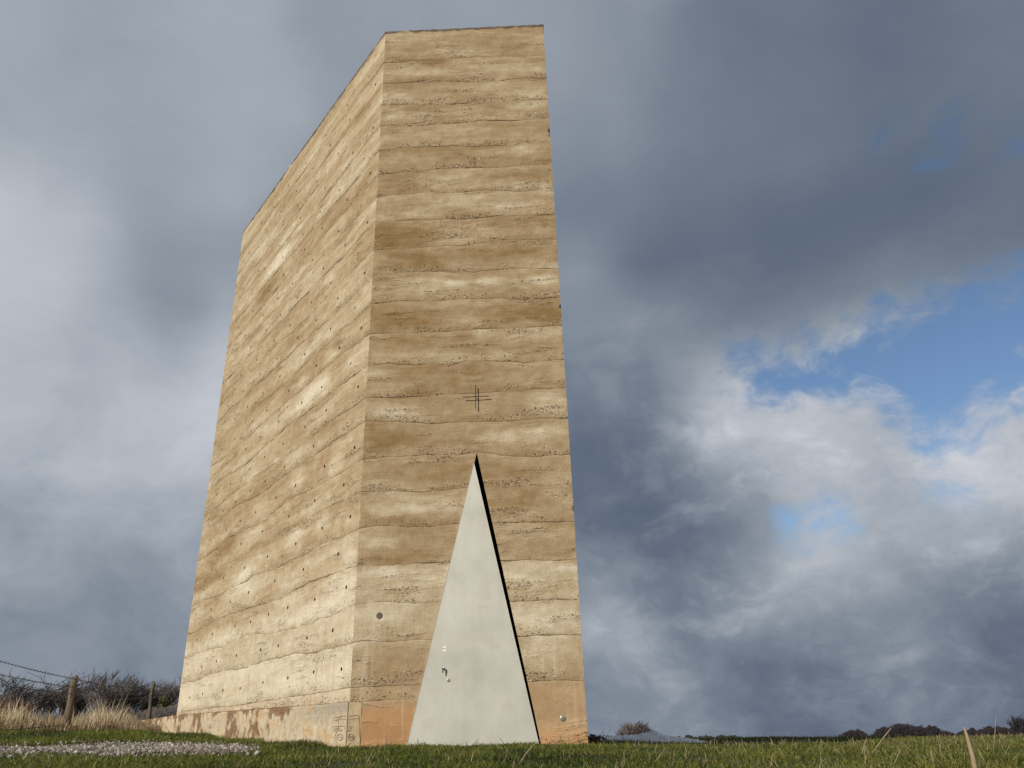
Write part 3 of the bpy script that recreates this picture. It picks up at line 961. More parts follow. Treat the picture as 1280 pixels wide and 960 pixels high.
# ------------------------------------------------------------------ plinth along the long face
S_END = 10.75
def build_plinth():
    na, nz = 330, 30
    vs_, fs, pe = [], [], []
    s = np.linspace(-.0, S_END, na + 1); 
    S, V = np.meshgrid(s, np.linspace(0, 1, nz + 1))
    top = np.interp(s, [0, WL, S_END], [.437, .552, .545]) + fbm(s * 5, s * 0, 5, 3) * .006 * np.clip(s / .4, 0, 1)
    Z = -.5 + (top[None, :] + .5) * V
    big = fbm(S * 1.5, Z * 2.6 + 4, 101, 2); pn = fbm(S * 4.5, Z * 4.0, 103, 4, .62)
    pv = fbm(S * 9, Z * 2.4, 107, 3)
    rel = (Z - .18)
    peel = pn + .5 * pv + .5 * big + .55 * np.clip((Z - (top[None, :] - .13)) / .13, 0, 1) - .34
    peel = peel + .55 * np.exp(-((S - 3.0) / .75) ** 2 - ((Z - .16) / .11) ** 2) + .45 * np.exp(-((S - 2.35) / .4) ** 2 - ((Z - .41) / .05) ** 2)
    peel = peel - 1.3 * np.clip((2.0 - S) / .4, 0, 1) * 1.0
    pk = np.clip(peel / .09, 0, 1)
    d = .022 - pk * .014 + fbm(S * 12, Z * 12, 109, 3) * .004
    d = d * 1.0
    P = np.zeros(S.shape + (3,))
    P[..., 0] = S; P[..., 1] = -d; P[..., 2] = Z           # local frame: x along the wall, -y outwards
    idx = np.arange(S.size).reshape(S.shape)
    V_ = P.reshape(-1, 3); q = np.stack([idx[:-1, :-1], idx[:-1, 1:], idx[1:, 1:], idx[1:, :-1]], -1).reshape(-1, 4)
    n0 = len(V_)
    # top ledge, back, end and the slab end that shows on the door face
    ex = []; qf = []
    T_ = .22
    def add(p): ex.append(p); return n0 + len(ex) - 1
    prev = None
    for k in range(0, na + 1):
        a = idx[-1, k]; b_ = add((s[k], T_, top[k] - .002)); c_ = add((s[k], T_, -.5))
        if prev: qf += [(prev[0], a, b_, prev[1]), (prev[1], b_, c_, prev[2])]
        if k == na: endi = (b_, c_)
        prev = (a, b_, c_)
    col = idx[:, -1]
    for r in range(nz):
        pass
    e0 = add((S_END, T_, float(top[-1]) - .002)); e1 = add((S_END, T_, -.5))
    qf.append((int(col[0]), e1, e0, int(col[-1])))
    V_ = np.vstack([V_, np.array(ex)]); Q_ = np.vstack([q, np.array(qf)])
    me = fast_mesh('plinth', V_, Q_.ravel(), np.full(len(Q_), 4), MAT_PL, False)
    attr(me, 'peel', 'FLOAT', np.r_[pk.ravel(), np.zeros(len(ex))])
    o = link('plinth', me, chapel)
    R3 = Matrix(((UL[0], -NL[0], 0), (UL[1], -NL[1], 0), (0, 0, 1))).to_4x4()
    o.matrix_local = R3
    return o


plinth = build_plinth()
# door-side end of the plinth slab
mb = MB()
e = .437
n_ = 8
vs_ = []; fs = []
for r in range(15):
    z = -.5 + (e + .5) * r / 14
    for c in range(n_ + 1):
        s = -.022 / abs(UF.dot(NL)) * 1.0 + (PL_T + .022 / abs(UF.dot(NL))) * c / n_ 
        dd = .004 + .003 * float(fbm(np.array(s * 20), np.array(z * 12), 111, 2)) * (0 < c < n_)
        vs_.append(F3(s, z, dd) - COFF)
for r in range(14):
    for c in range(n_):
        a = r * (n_ + 1) + c; fs.append((a, a + 1, a + n_ + 2, a + n_ + 1))
k0 = 14 * (n_ + 1)
b0 = len(vs_)
for c in range(n_ + 1):
    s = -.022 / abs(UF.dot(NL)) + (PL_T + .022 / abs(UF.dot(NL))) * c / n_; vs_.append(F3(s, e - .001, -.1) - COFF)
fs += [(k0 + c, k0 + c + 1, b0 + c + 1, b0 + c) for c in range(n_)]
mb.add(vs_, fs)
def plinth_end_material():
    m, t, b = principled('tan_slab_end')
    P = t.new('ShaderNodeTexCoord').outputs['Object']
    n = t.noise(P, 7.0, 6.0, .65)
    c = t.mix(t.mp(n, .35, .65), (.34, .25, .15), (.50, .39, .25))
    t.put(b.inputs['Base Color'], c); b.inputs['Roughness'].default_value = .93
    t.put(b.inputs['Normal'], t.new('ShaderNodeBump', {'Strength': .8, 'Distance': .006, 'Height': t.noise(P, 40.0, 5.0, .7)}).outputs[0])
    return m
mb.build('slab_end', plinth_end_material(), chapel)

# charcoal scrawl across the corner: ruled lines and two ringed letters
def strokes():
    mb = MB()
    def put(px, py):
        s, z = fpx(px, py)
        if s > -.01: return F3(s, z, .009) - COFF
        s, z = lpx(px, py); return L3(max(s, .0), z, .0285) - COFF
    def line(pts, w=.0035):
        w = w * .62
        P = []
        for (a, b) in zip(pts[:-1], pts[1:]):
            for k in range(6):
                P.append(put(a[0] + (b[0] - a[0]) * k / 6, a[1] + (b[1] - a[1]) * k / 6))
        P.append(put(*pts[-1])); mb.tube(P, [w] * len(P), 4)
    g = lambda x, y: (400 + x / 12, 860 + y / 12)
    line([g(330, 425), g(450, 418), g(575, 408)]); line([g(350, 470), g(450, 465), g(580, 458)], .0028)
    line([g(240, 440), g(330, 438)], .003); line([g(235, 475), g(270, 488), g(330, 455), g(345, 410)], .004)
    line([g(310, 470), g(305, 600), g(270, 690), g(235, 750)], .004)
    line([g(200, 578), g(350, 572), g(495, 570)], .0028); line([g(215, 612), g(330, 606)], .003); line([g(225, 640), g(370, 635)], .003)
    line([g(400, 600), g(490, 592)], .0028); line([g(405, 655), g(490, 590)], .0028); line([g(415, 645), g(480, 640)], .0028)
    for cx, cy, rx, ry in ((328, 738, 46, 44), (470, 735, 45, 50)):
        line([g(cx + rx * math.cos(a), cy + ry * math.sin(a)) for a in np.linspace(0, 2 * math.pi, 13)], .0055)
    line([g(300, 760), g(310, 725), g(328, 750), g(345, 722), g(355, 760)], .004)
    line([g(448, 760), g(448, 715), g(468, 745), g(488, 712), g(492, 760)], .004)
    line([g(590, 410), g(594, 600), g(592, 740)], .003)
    mb.build('charcoal_scrawl', MAT_CHALK, chapel)


strokes()

# ------------------------------------------------------------------ door opening and door
dep = .42
o1, o2, o3 = F3(DL[0], -.5, -.0), F3(DT[0], DT[1], -.0), F3(DR[0], -.5, -.0)
xl_b = DL[0] + (DL[0] - DT[0]) * (.5 + DL[1]) / (DT[1] - DL[1]); xr_b = DR[0] + (DR[0] - DT[0]) * (.5 + DR[1]) / (DT[1] - DR[1])
front = [F3(xl_b, -.5, -.004), F3(DT[0], DT[1], -.004), F3(xr_b, -.5, -.004)]
back = [F3(xl_b, -.5, -dep), F3(DT[0], DT[1], -dep), F3(xr_b, -.5, -dep)]
V_ = [p - COFF for p in front + back]
mesh_obj('door_reveal', V_, [(0, 3, 4, 1), (1, 4, 5, 2), (3, 5, 4)], MAT_DARK, chapel)

door = None
pl, pt, pr = fpx(511.5, 922), fpx(592.5, 580), fpx(672.4, 926)
def dpt(t_l, z, d, P=(pl, pt, pr)):
    a, b, c = P
    f = (z - a[1]) / (b[1] - a[1]); fr = (z - c[1]) / (b[1] - c[1])
    sl = a[0] + (b[0] - a[0]) * f; sr = c[0] + (b[0] - c[0]) * fr
    return F3(sl + (sr - sl) * t_l, z, d)
zb_ = -.16; out = .022
mb = MB(); vs_ = []
rows = 14
for r in range(rows + 1):
    z = zb_ + (pt[1] - zb_) * (r / rows)
    for c in range(7):
        vs_.append(dpt(c / 6 if r < rows else .5, z if r < rows else pt[1], out) - COFF)
fs = [(r * 7 + c, r * 7 + c + 1, (r + 1) * 7 + c + 1, (r + 1) * 7 + c) for r in range(rows) for c in range(6)]
mb.add(vs_, fs)
doorobj = mb.build('door', MAT_DOOR, chapel)
# folded edge flanges of the door leaf
def flange(side):
    b0, b1 = dpt(side, zb_, out), dpt(side, pt[1], out)
    if side == 0: b1 = F3(pt[0], pt[1], out)
    u = b1 - b0; L_ = np.linalg.norm(u); u /= L_
    outn = np.array([NF[0], NF[1], 0]); lat = np.cross(u, outn); lat /= np.linalg.norm(lat)
    if (lat[:2].dot(UF) > 0) != (side == 1): lat = -lat
    prof = [(0.000, .0015), (.004, .003), (.006, -.002), (.006, -.06), (.0, -.06)]
    vs_ = []
    for q in (b0, b1):
        for l_, d in prof: vs_.append(q + lat * l_ + outn * d - COFF)
    n = len(prof)
    return mesh_obj('edge_flange', vs_, [(k, k + 1, n + k + 1, n + k) for k in range(n - 1)], MAT_DOOR, doorobj)
flange(0); flange(1)

def disc(name, px, py, r, d0, th, mat, parent, dome=0.0, face=F3, pf=fpx):
    s, z = pf(px, py); n = 20; vs_ = []
    prof = [(r, d0 - .01), (r, d0 + th * .7), (r * .88, d0 + th), (r * .5, d0 + th + dome * .7), (0.001, d0 + th + dome)]
    for rr, d in prof:
        for k in range(n):
            a = 2 * math.pi * k / n; vs_.append(face(s + rr * math.cos(a), z + rr * math.sin(a), d) - COFF)
    fs = [(j * n + k, j * n + (k + 1) % n, (j + 1) * n + (k + 1) % n, (j + 1) * n + k) for j in range(len(prof) - 1) for k in range(n)]
    return mesh_obj(name, vs_, fs, mat, parent, False)

# lever handle: rose, neck and drooping lever; lock cover below, two small stickers above
disc('handle_rose', 554.2, 835.5, .017, out, .006, MAT_CHROME, doorobj)
s_h, z_h = fpx(554.2, 835.5)
mb = MB()
mb.tube([F3(s_h, z_h, out) - COFF, F3(s_h, z_h, out + .05) - COFF], [.011, .011], 10)
mb.tube([F3(s_h - .004, z_h + .012, out + .052) - COFF, F3(s_h, z_h - .01, out + .054) - COFF, F3(s_h + .002, z_h - .035, out + .048) - COFF, F3(s_h + .002, z_h - .06, out + .045) - COFF], [.014, .011, .008, .007], 10)
mb.build('lever_handle', MAT_CHROME, doorobj, True)
disc('lock_cover', 561, 850.5, .022, out, .004, MAT_STEEL, doorobj, .001)
def plate(px, py, w, h, d, mat, name, parent):
    s, z = fpx(px, py); w /= 2; h /= 2
    vs_ = [F3(s + a * w, z + b * h, dd) - COFF for dd in (d, d + .0015) for a, b in ((-1, -1), (1, -1), (1, 1), (-1, 1))]
    return mesh_obj(name, vs_, [(4, 5, 6, 7), (0, 1, 5, 4), (1, 2, 6, 5), (2, 3, 7, 6), (3, 0, 4, 7)], mat, parent)
plate(556, 809, .042, .026, out + .0005, MAT_WHITE, 'sticker', doorobj)
plate(556, 813.3, .042, .026, out + .0005, MAT_WHITE, 'sticker', doorobj)
# round caps in the concrete
disc('round_cap', 474.3, 769.6, .040, .004, .006, MAT_CAP, chapel)
disc('steel_cap', 703.5, 898, .034, .002, .006, MAT_STEEL, chapel, .002)

# thin iron cross held off the wall on a pin
cs, cz = fpx(594.5, 496.5)
# the cross stands 6.6 cm off the wall, so its wall foot sits lower in the photo
so = .046
r_ = ray(594.4, 495.9); tt = (NF.dot(A) + NF.dot(NF) * so) / NF.dot(r_[:2]); pc = r_ * tt
cs = (pc[:2] - A).dot(UF); cz = pc[2]
crossroot = empty('wall_cross', F3(cs, cz, so), 'thin dark iron cross standing off the concrete above the tip of the triangular door', 'cross')
CO2 = F3(cs, cz, so)
def bar(s0, z0, s1, z1, name, d0=0):
    w = .0056
    mb = MB(); p0, p1 = F3(cs + s0, cz + z0, so + d0), F3(cs + s1, cz + z1, so + d0)
    u = (p1 - p0); u /= np.linalg.norm(u); o = np.array([NF[0], NF[1], 0]); l = np.cross(u, o)
    vs_ = [q + l * a * w + o * b * .003 - CO2 for q in (p0, p1) for a, b in ((-1, -1), (1, -1), (1, 1), (-1, 1))]
    mb.add(vs_, [(0, 1, 5, 4), (1, 2, 6, 5), (2, 3, 7, 6), (3, 0, 4, 7), (3, 2, 1, 0), (4, 5, 6, 7)])
    return mb.build(name, MAT_IRON, crossroot)
k_px = .0112
bar(0, .180, 0, -.180, 'upright_bar'); bar(-.187, 0, .187, 0, 'cross_bar', .004)
mb = MB(); mb.tube([F3(cs + .005, cz - .012, so - .004) - CO2, F3(cs + .015, cz - .012, -.01) - CO2], [.004, .004], 8); mb.build('wall_pin', MAT_IRON, crossroot)

# ------------------------------------------------------------------ grass, gravel, dry growth
def az_of(px, py=930):
    r = ray(px, py); return math.atan2(r[0], r[1])


G_AZ = np.array([az_of(p) for p in (-60, 0, 60, 150, 230, 325)])
G_N = np.array([8.6, 8.5, 8.9, 8.4, 9.0, 9.7]); G_F = np.array([11.4, 11.3, 11.2, 12.0, 11.4, 9.9])


def gravel_at(x, y):
    r = np.hypot(x, y); az = np.arctan2(x, y)
    n = fbm(x * 1.3, y * 1.3, 201, 3) * .9
    lo = np.interp(az, G_AZ, G_N) + n * .5; hi = np.interp(az, G_AZ, G_F) + n * .5
    return (r > lo) & (r < hi) & (az < G_AZ[-1])


POLY = [A + NF * .0 , B, Df, Eb, C]
def inside(x, y, grow=0.02):
    s_ = (x - A[0]) * UF[0] + (y - A[1]) * UF[1]; d_ = (x - A[0]) * NF[0] + (y - A[1]) * NF[1]
    s2 = (x - A[0]) * UL[0] + (y - A[1]) * UL[1]; d2 = (x - A[0]) * NL[0] + (y - A[1]) * NL[1]
    n3 = FACES['B'][2]; d3 = (x - B[0]) * n3[0] + (y - B[1]) * n3[1]
    ins = (d_ < grow) & (d2 < grow + .03) & (d3 < grow)
    return ins & (y < 21)


def blades(name, x, y, h, w, lean, hue, mat, z0=None, seed=0, bend=1.0, **props):
    g = np.random.default_rng(seed)
    n = len(x)
    z = gz(x, y) if z0 is None else z0
    a = g.uniform(0, 2 * np.pi, n); la = g.uniform(0, 2 * np.pi, n) if np.ndim(lean) < 2 else lean[1]
    lm = lean if np.ndim(lean) < 2 else lean[0]
    dx, dy = np.cos(a) * w / 2, np.sin(a) * w / 2
    lx, ly = np.cos(la) * lm, np.sin(la) * lm
    B_ = np.c_[x, y, z - .01]
    V = np.empty((n, 5, 3))
    V[:, 0] = B_ + np.c_[dx, dy, dx * 0]; V[:, 1] = B_ - np.c_[dx, dy, dx * 0]
    mid = B_ + np.c_[lx * h * .35, ly * h * .35, h * .58]
    V[:, 2] = mid - .75 * np.c_[dx, dy, dx * 0]; V[:, 3] = mid + .75 * np.c_[dx, dy, dx * 0]
    zt = h * np.maximum(.25, 1 - .35 * lm * bend)
    V[:, 4] = B_ + np.c_[lx * h, ly * h, zt]
    i = np.arange(n)[:, None] * 5
    loops = np.hstack([i + np.array([0, 1, 2, 3]), i + np.array([3, 2, 4])]).ravel()
    sizes = np.tile([4, 3], n)
    me = fast_mesh(name, V.reshape(-1, 3), loops, sizes, mat)
    attr(me, 'hue', 'FLOAT', np.repeat(hue, 5))
    return link(name, me, **props)


MAT_GRASS = grass_material('turf_blades', [(0, (.018, .030, .006)), (.35, (.064, .098, .012)), (.62, (.140, .180, .022)), (.82, (.22, .215, .05)), (.90, (.17, .125, .06)), (1, (.42, .34, .19))])
MAT_STRAW = grass_material('dry_straw', [(0, (.17, .11, .06)), (.4, (.38, .29, .18)), (1, (.62, .53, .37))], .25)


def scatter(n, r0, r1, a0, a1, seed, power=1.0):
    g = np.random.default_rng(seed)
    r = r0 + (r1 - r0) * g.random(n) ** power; a = g.uniform(a0, a1, n)
    x, y = r * np.sin(a), r * np.cos(a)
    return x, y, g


D2 = math.pi / 180
# near turf
x, y, g = scatter(330000, 3.3, 13.5, -38 * D2, 38 * D2, 11)
clump = fbm(x * 2.6, y * 2.6, 301, 4, .6); patch = fbm(x * .7, y * .7, 305, 3)
keep = ~inside(x, y, .015) & ~(gravel_at(x, y) & (g.random(len(x)) > .14 + .8 * (fbm(x * 1.2, y * 1.2, 309, 3) > .16))) & (g.random(len(x)) < .72 + clump * .9)
x, y, clump, patch = x[keep], y[keep], clump[keep], patch[keep]; n = len(x)
r = np.hypot(x, y)
h = (.028 + .030 * g.random(n) ** 1.4) * (1 + clump * .9) ; h = np.where(g.random(n) < .035, h * g.uniform(1.4, 2.2, n), h)
hue = np.clip(.42 + .75 * clump + .45 * patch + g.normal(0, .22, n), 0, .82)
dry = g.random(n) < .10 + .12 * np.clip(x / 6, 0, 1)
hue = np.where(dry, g.uniform(.84, 1, n), hue)
blades('grass', x, y, h, .0032 + .0004 * r * g.uniform(.6, 1.5, n), g.uniform(.35, 1.6, n), hue, MAT_GRASS, seed=1,
       kind='stuff', label='short green turf in front of the chapel')
# turf further out, right and left of the tower
x1, y1, g = scatter(120000, 13.5, 60, 3 * D2, 38 * D2, 12, 1.5)
x2, y2, g2 = scatter(60000, 12.0, 34, -38 * D2, -17 * D2, 13, 1.2)
x = np.r_[x1, x2]; y = np.r_[y1, y2]
keep = ~inside(x, y, .1) & ~gravel_at(x, y)
x, y = x[keep], y[keep]; n = len(x); r = np.hypot(x, y)
clump = fbm(x * 1.1, y * 1.1, 311, 4, .6)
hue = np.clip(.42 + .6 * clump + g.normal(0, .12, n), 0, .8); hue = np.where(g.random(n) < .10 + .10 * (x > 0), g.uniform(.82, .97, n), hue)
blades('grass', x, y, (.05 + .05 * g.random(n)) * (1 + clump * .7), .0006 * r * g.uniform(.6, 1.5, n), g.uniform(.2, 1.4, n), hue, MAT_GRASS, seed=2,
       kind='stuff', label='rougher field grass running to the crest')
# pale dead stalks standing in the turf
x, y, g = scatter(1500, 3.6, 12, -36 * D2, 38 * D2, 14)
wgt = np.where(x > .8, .8, .18)
keep = ~inside(x, y, .05) & (g.random(1500) < wgt) & ~gravel_at(x, y); x, y = x[keep], y[keep]; n = len(x)
blades('dead_stalks', x, y, g.uniform(.06, .17, n), .0026 + g.random(n) * .0020, g.uniform(.15, 1.5, n), g.uniform(.2, .9, n), MAT_STRAW, seed=3,
       kind='stuff', label='scattered pale dead grass stalks in the turf')
x, y, g = scatter(3600, 12, 44, 3 * D2, 38 * D2, 15, 1.2)
n = len(x); r = np.hypot(x, y)
blades('dead_stalks', x, y, g.uniform(.06, .16, n) * (1 + r * .008), .00045 * r, g.uniform(.05, .9, n), g.uniform(.0, .8, n), MAT_STRAW, seed=4,
       kind='stuff', label='thin dead stalks along the field crest')


def heap(name, x, y, h, w, lean, hue, seed, label, cat=None):
    return blades(name, x, y, h, w, lean, hue, MAT_STRAW, seed=seed, kind='stuff', label=label)


# tall straw along the fence
g = np.random.default_rng(21)
n = 26000
pxs = g.uniform(-40, 172, n); rr = g.uniform(15.6, 20.5, n)
az = np.arctan2(*[ray(0, 910)[0], ray(0, 910)[1]]) + (pxs / 172) * (az_of(172, 910) - az_of(0, 910))
x, y = rr * np.sin(az), rr * np.cos(az)
cl = fbm(x * 1.6, y * .9, 321, 4, .6)
prof = np.interp(pxs, [-40, 0, 60, 95, 115, 145, 160, 172], [.62, .60, .52, .42, .62, .66, .40, .28])
h = prof * .44 * (.45 + .75 * g.random(n) ** 1.3) * (1 + cl * .9) * np.where(g.random(n) < .07, 1.8, 1)
heap('tall_dry_grass', x, y, h, g.uniform(.008, .018, n), g.uniform(.05, .5, n), np.clip(.5 + cl + g.normal(0, .2, n), 0, 1), 5, 'tall straw coloured grass along the wire fence')
# dry tufts at the far end of the plinth, weeds at its foot
n = 5200
s = g.uniform(8.2, 11.4, n); d = g.uniform(.05, .9, n)
x = A[0] + UL[0] * s + NL[0] * d; y = A[1] + UL[1] * s + NL[1] * d
heap('tall_dry_grass', x, y, g.uniform(.12, .38, n) * (1 - .3 * d), g.uniform(.008, .016, n), g.uniform(.1, .7, n), g.uniform(.1, .7, n), 6, 'dry brownish tufts at the far end of the plinth')
n = 15000
s = g.uniform(.2, 10.8, n); d = g.uniform(.03, .55, n) ** 1.2
x = A[0] + UL[0] * s + NL[0] * d; y = A[1] + UL[1] * s + NL[1] * d
cl = fbm(s * 1.1, d * .5, 331, 3)
k = cl > np.interp(s, [0, 1.5, 2.5], [.25, .2, -.12]); x, y, s, d, cl = x[k], y[k], s[k], d[k], cl[k]; n = len(x)
blades('foot_weeds', x, y, (.05 + .14 * g.random(n) * np.clip(cl + .3, .1, 1)) * np.interp(s, [0, 2], [.5, 1]), g.uniform(.006, .012, n), g.uniform(.1, .9, n),
       np.where(g.random(n) < .3, g.uniform(.8, .95, n), g.uniform(0, .5, n)), MAT_GRASS, seed=7, kind='stuff', label='dark weeds growing at the foot of the plinth')


def gravel():
    g = np.random.default_rng(31)
    N = 60000
    r = g.uniform(7.6, 12.8, N); a = g.uniform(G_AZ[0], G_AZ[-1], N)
    x, y = r * np.sin(a), r * np.cos(a)
    k = gravel_at(x, y); so_ = np.where(~k & (g.random(N) < .05))[0][:1300]; ki = np.r_[np.where(k)[0][:21000], so_]; x, y = x[ki], y[ki]; n = len(x)
    t = (1 + 5 ** .5) / 2
    ico = np.array([(-1, t, 0), (1, t, 0), (-1, -t, 0), (1, -t, 0), (0, -1, t), (0, 1, t), (0, -1, -t), (0, 1, -t), (t, 0, -1), (t, 0, 1), (-t, 0, -1), (-t, 0, 1)]) / 1.9
    fc = np.array([(0, 11, 5), (0, 5, 1), (0, 1, 7), (0, 7, 10), (0, 10, 11), (1, 5, 9), (5, 11, 4), (11, 10, 2), (10, 7, 6), (7, 1, 8), (3, 9, 4), (3, 4, 2), (3, 2, 6), (3, 6, 8), (3, 8, 9), (4, 9, 5), (2, 4, 11), (6, 2, 10), (8, 6, 7), (9, 8, 1)])
    sc = (.006 + .019 * g.random(n) ** 2.2)[:, None] * g.uniform(.6, 1.3, (n, 3))
    V = ico[None] * (1 + g.uniform(-.22, .22, (n, 12, 1))) * sc[:, None, :]
    th = g.uniform(0, 2 * np.pi, n); c, s_ = np.cos(th)[:, None], np.sin(th)[:, None]
    ph = g.uniform(-.8, .8, n); c2, s2 = np.cos(ph)[:, None], np.sin(ph)[:, None]
    X, Y, Z = V[..., 0], V[..., 1] * c2 - V[..., 2] * s2, V[..., 1] * s2 + V[..., 2] * c2
    V = np.stack([X * c - Y * s_, X * s_ + Y * c, Z], -1)
    z = gz(x, y) + g.uniform(.0, .03, n)
    V += np.c_[x, y, z][:, None, :]
    L_ = (fc[None] + np.arange(n)[:, None, None] * 12).ravel()
    m, t_, b = principled('pale_gravel')
    hh = t_.new('ShaderNodeAttribute', attribute_name='hue').outputs['Fac']
    t_.put(b.inputs['Base Color'], t_.ramp(hh, [(0, (.08, .062, .052)), (.4, (.20, .17, .15)), (.75, (.31, .275, .245)), (1, (.50, .455, .42))]))
    b.inputs['Roughness'].default_value = .85
    me = fast_mesh('gravel', V.reshape(-1, 3), L_, np.full(n * 20, 3), m)
    attr(me, 'hue', 'FLOAT', np.repeat(g.random(n), 12))
    link('gravel', me, kind='stuff', label='pale pinkish gravel strip left of the plinth')


gravel()

# ------------------------------------------------------------------ bare trees
MAT_BARK = simple('grey_brown_bark', (.095, .075, .07), .9, 0, 3, .35)
MAT_TWIG = simple('purple_brown_twigs', (.120, .100, .094), .9, 0, 1.5, .35)
MAT_FAR = simple('far_wood_twigs', (.024, .018, .022), .95)
MAT_HEDGE = simple('far_hedge', (.030, .034, .020), .95)
MAT_BRAMBLE = simple('bramble_red_brown', (.10, .045, .03), .9, 0, 3, .4)


def bare_tree(name, base, height, width, seed, wind=.25, stems=1, levels=5, label='', cat='tree', group=None, mat=None, rmin=.018, spread=.42, trunk_frac=.3, bark=None):
    rg = random.Random(seed)
    root = empty(name, tuple(base), label, cat, group)
    limbs = []

    def grow(p, d, L_, lev):
        nseg = 3 if lev < 4 else 2
        pts = [p]
        for k in range(nseg):
            d = d + np.array([rg.gauss(0, .13) + wind * .028 * lev ** .5, rg.gauss(0, .13), rg.gauss(0, .06) + .11]); d /= np.linalg.norm(d)
            p = p + d * L_ / nseg; pts.append(p)
        limbs.append((lev, pts))
        if lev >= levels: return
        nb = 3 if lev == 2 else 4
        for b_ in range(nb):
            f = (.45 if lev == 0 else .2) + (.55 if lev == 0 else .8) * (b_ + rg.random() * .8) / nb * nseg / nseg
            k = min(int(f * nseg), nseg - 1); q = pts[k] + (pts[k + 1] - pts[k]) * min(f * nseg - k, 1)
            a = rg.uniform(0, 2 * math.pi); sp = spread * rg.uniform(.5, 1.6)
            nd = d + np.array([math.cos(a), math.sin(a), .1]) * sp * 1.35 + np.array([wind * .2, 0, .12]); nd /= np.linalg.norm(nd)
            grow(q, nd, L_ * rg.uniform(.6, .9), lev + 1)
    for s_ in range(stems):
        a = rg.uniform(0, 2 * math.pi); off = np.array([math.cos(a), math.sin(a), 0]) * (.10 * (stems > 1) * rg.random())
        d0 = np.array([off[0] * 3.5 + wind * .15, off[1] * 3.5, 1.0]); d0 /= np.linalg.norm(d0)
        grow(off, d0, trunk_frac * (1 if stems == 1 else .8), 0)
    allp = np.array([p for _, pts in limbs for p in pts])
    wd_ = (np.percentile(allp[:, 0], 98.5) - np.percentile(allp[:, 0], 1.5))
    sc = np.array([width / wd_, width / wd_, height / np.percentile(allp[:, 2], 99.7)])
    R0 = min(.03 * height, .16)
    trunk, crown = MB(), MB()
    for lev, pts in limbs:
        r0 = max(rmin, R0 * .52 ** lev); r1 = max(rmin * .7, r0 * .55)
        n_ = len(pts) - 1
        (trunk if lev == 0 else crown).tube([p * sc for p in pts], [r0 + (r1 - r0) * k / n_ for k in range(n_ + 1)], 5 if lev < 2 else 3, False)
    trunk.build('trunk', bark or MAT_BARK, root); crown.build('crown', mat or MAT_TWIG, root)
    return root


def place_tree(px, ytop, wpx, dist, seed, label, name='bare_tree', ybase=None, **kw):
    p = at(px, ytop, dist)
    zb = float(gz(np.array([p[0]]), np.array([p[1]]))[0])
    if ybase is not None: zb = at(px, ybase, dist)[2]
    w = wpx * dist / F * 1.02 / math.cos(math.atan2(p[0], p[1])) ** 0
    rm_ = kw.pop('rm', .015)
    return bare_tree(name, (p[0], p[1], zb), p[2] - zb, w, seed, label=label, rmin=rm_, **kw)


place_tree(28, 838, 78, 62, 3, 'big windswept bare tree at the far left above the straw grass', wind=.75, group='bare trees behind the fence', trunk_frac=.3)
place_tree(-14, 850, 50, 64, 4, 'bare tree cut by the left edge of the view', wind=.5, group='bare trees behind the fence')
place_tree(74, 857, 40, 70, 5, 'low bare tree left of the leaning nearer fence post', wind=.45, stems=3, group='bare trees behind the fence')
place_tree(106, 857, 40, 66, 6, 'bare tree just right of the nearer fence post', wind=.2, stems=2, group='bare trees behind the fence')
place_tree(133, 839, 50, 60, 8, 'tallest bare tree midway between the two fence posts', wind=.4, group='bare trees behind the fence', trunk_frac=.42)
place_tree(154, 845, 46, 62, 9, 'bare tree with a dense upswept crown left of the farther post', wind=.6, stems=2, group='bare trees behind the fence')
place_tree(176, 853, 40, 64, 10, 'bare tree directly behind the farther fence post', wind=.3, stems=2, group='bare trees behind the fence')
place_tree(199, 855, 34, 66, 12, 'small bare tree right of the farther fence post', wind=.2, stems=3, group='bare trees behind the fence')
place_tree(219, 850, 26, 64, 13, 'slim bare tree partly hidden by the tower edge', wind=.1, group='bare trees behind the fence')
place_tree(18, 876, 26, 50, 14, 'low reddish bramble bush in front of the far left tree', name='bramble_bush', cat='bush', wind=.1, stems=5, mat=MAT_BRAMBLE)
place_tree(793, 904.5, 32, 120, 15, 'small round leafless bush on the field horizon behind the pale heap', name='bare_bush', cat='bush', wind=.0, stems=9, levels=5, spread=.33, rm=.025)
place_tree(1290, 894, 36, 150, 16, 'dark bare tree at the right edge of the view', wind=.0, stems=4, rm=.05, mat=MAT_FAR, bark=MAT_FAR)

def twig_mass(name, prof, dist, n, seed, mat, label, depth=12, ybase=925, lw=.10, up=.8):
    g = np.random.default_rng(seed)
    px = g.uniform(prof[0][0], prof[-1][0], n)
    yt = np.interp(px, [p[0] for p in prof], [p[1] for p in prof])
    V = np.empty((n, 3, 3)); 
    lump = fbm(px * .13, px * 0, seed, 5, .75) 
    for i in range(n):
        dd = dist + g.uniform(0, depth)
        y_ = ybase + (yt[i] + 3.2 * max(-1, lump[i] * 1.6) - ybase) * g.random() ** .55
        p = at(px[i], y_, dd)
        L_ = (dist / F) * g.uniform(2.2, 6)
        a = g.normal(0, .5); d = np.array([math.sin(a), g.normal(0, .3), math.cos(a) * up]) * L_
        w = dist / F * lw * g.uniform(.6, 1.6); sd = np.array([math.cos(a), 0, -math.sin(a)]) * w
        V[i, 0] = p - sd - d * .9; V[i, 1] = p + sd - d * .9; V[i, 2] = p
    me = fast_mesh(name, V.reshape(-1, 3), np.arange(n * 3), np.full(n, 3), mat)
    return link(name, me, kind='stuff', label=label)


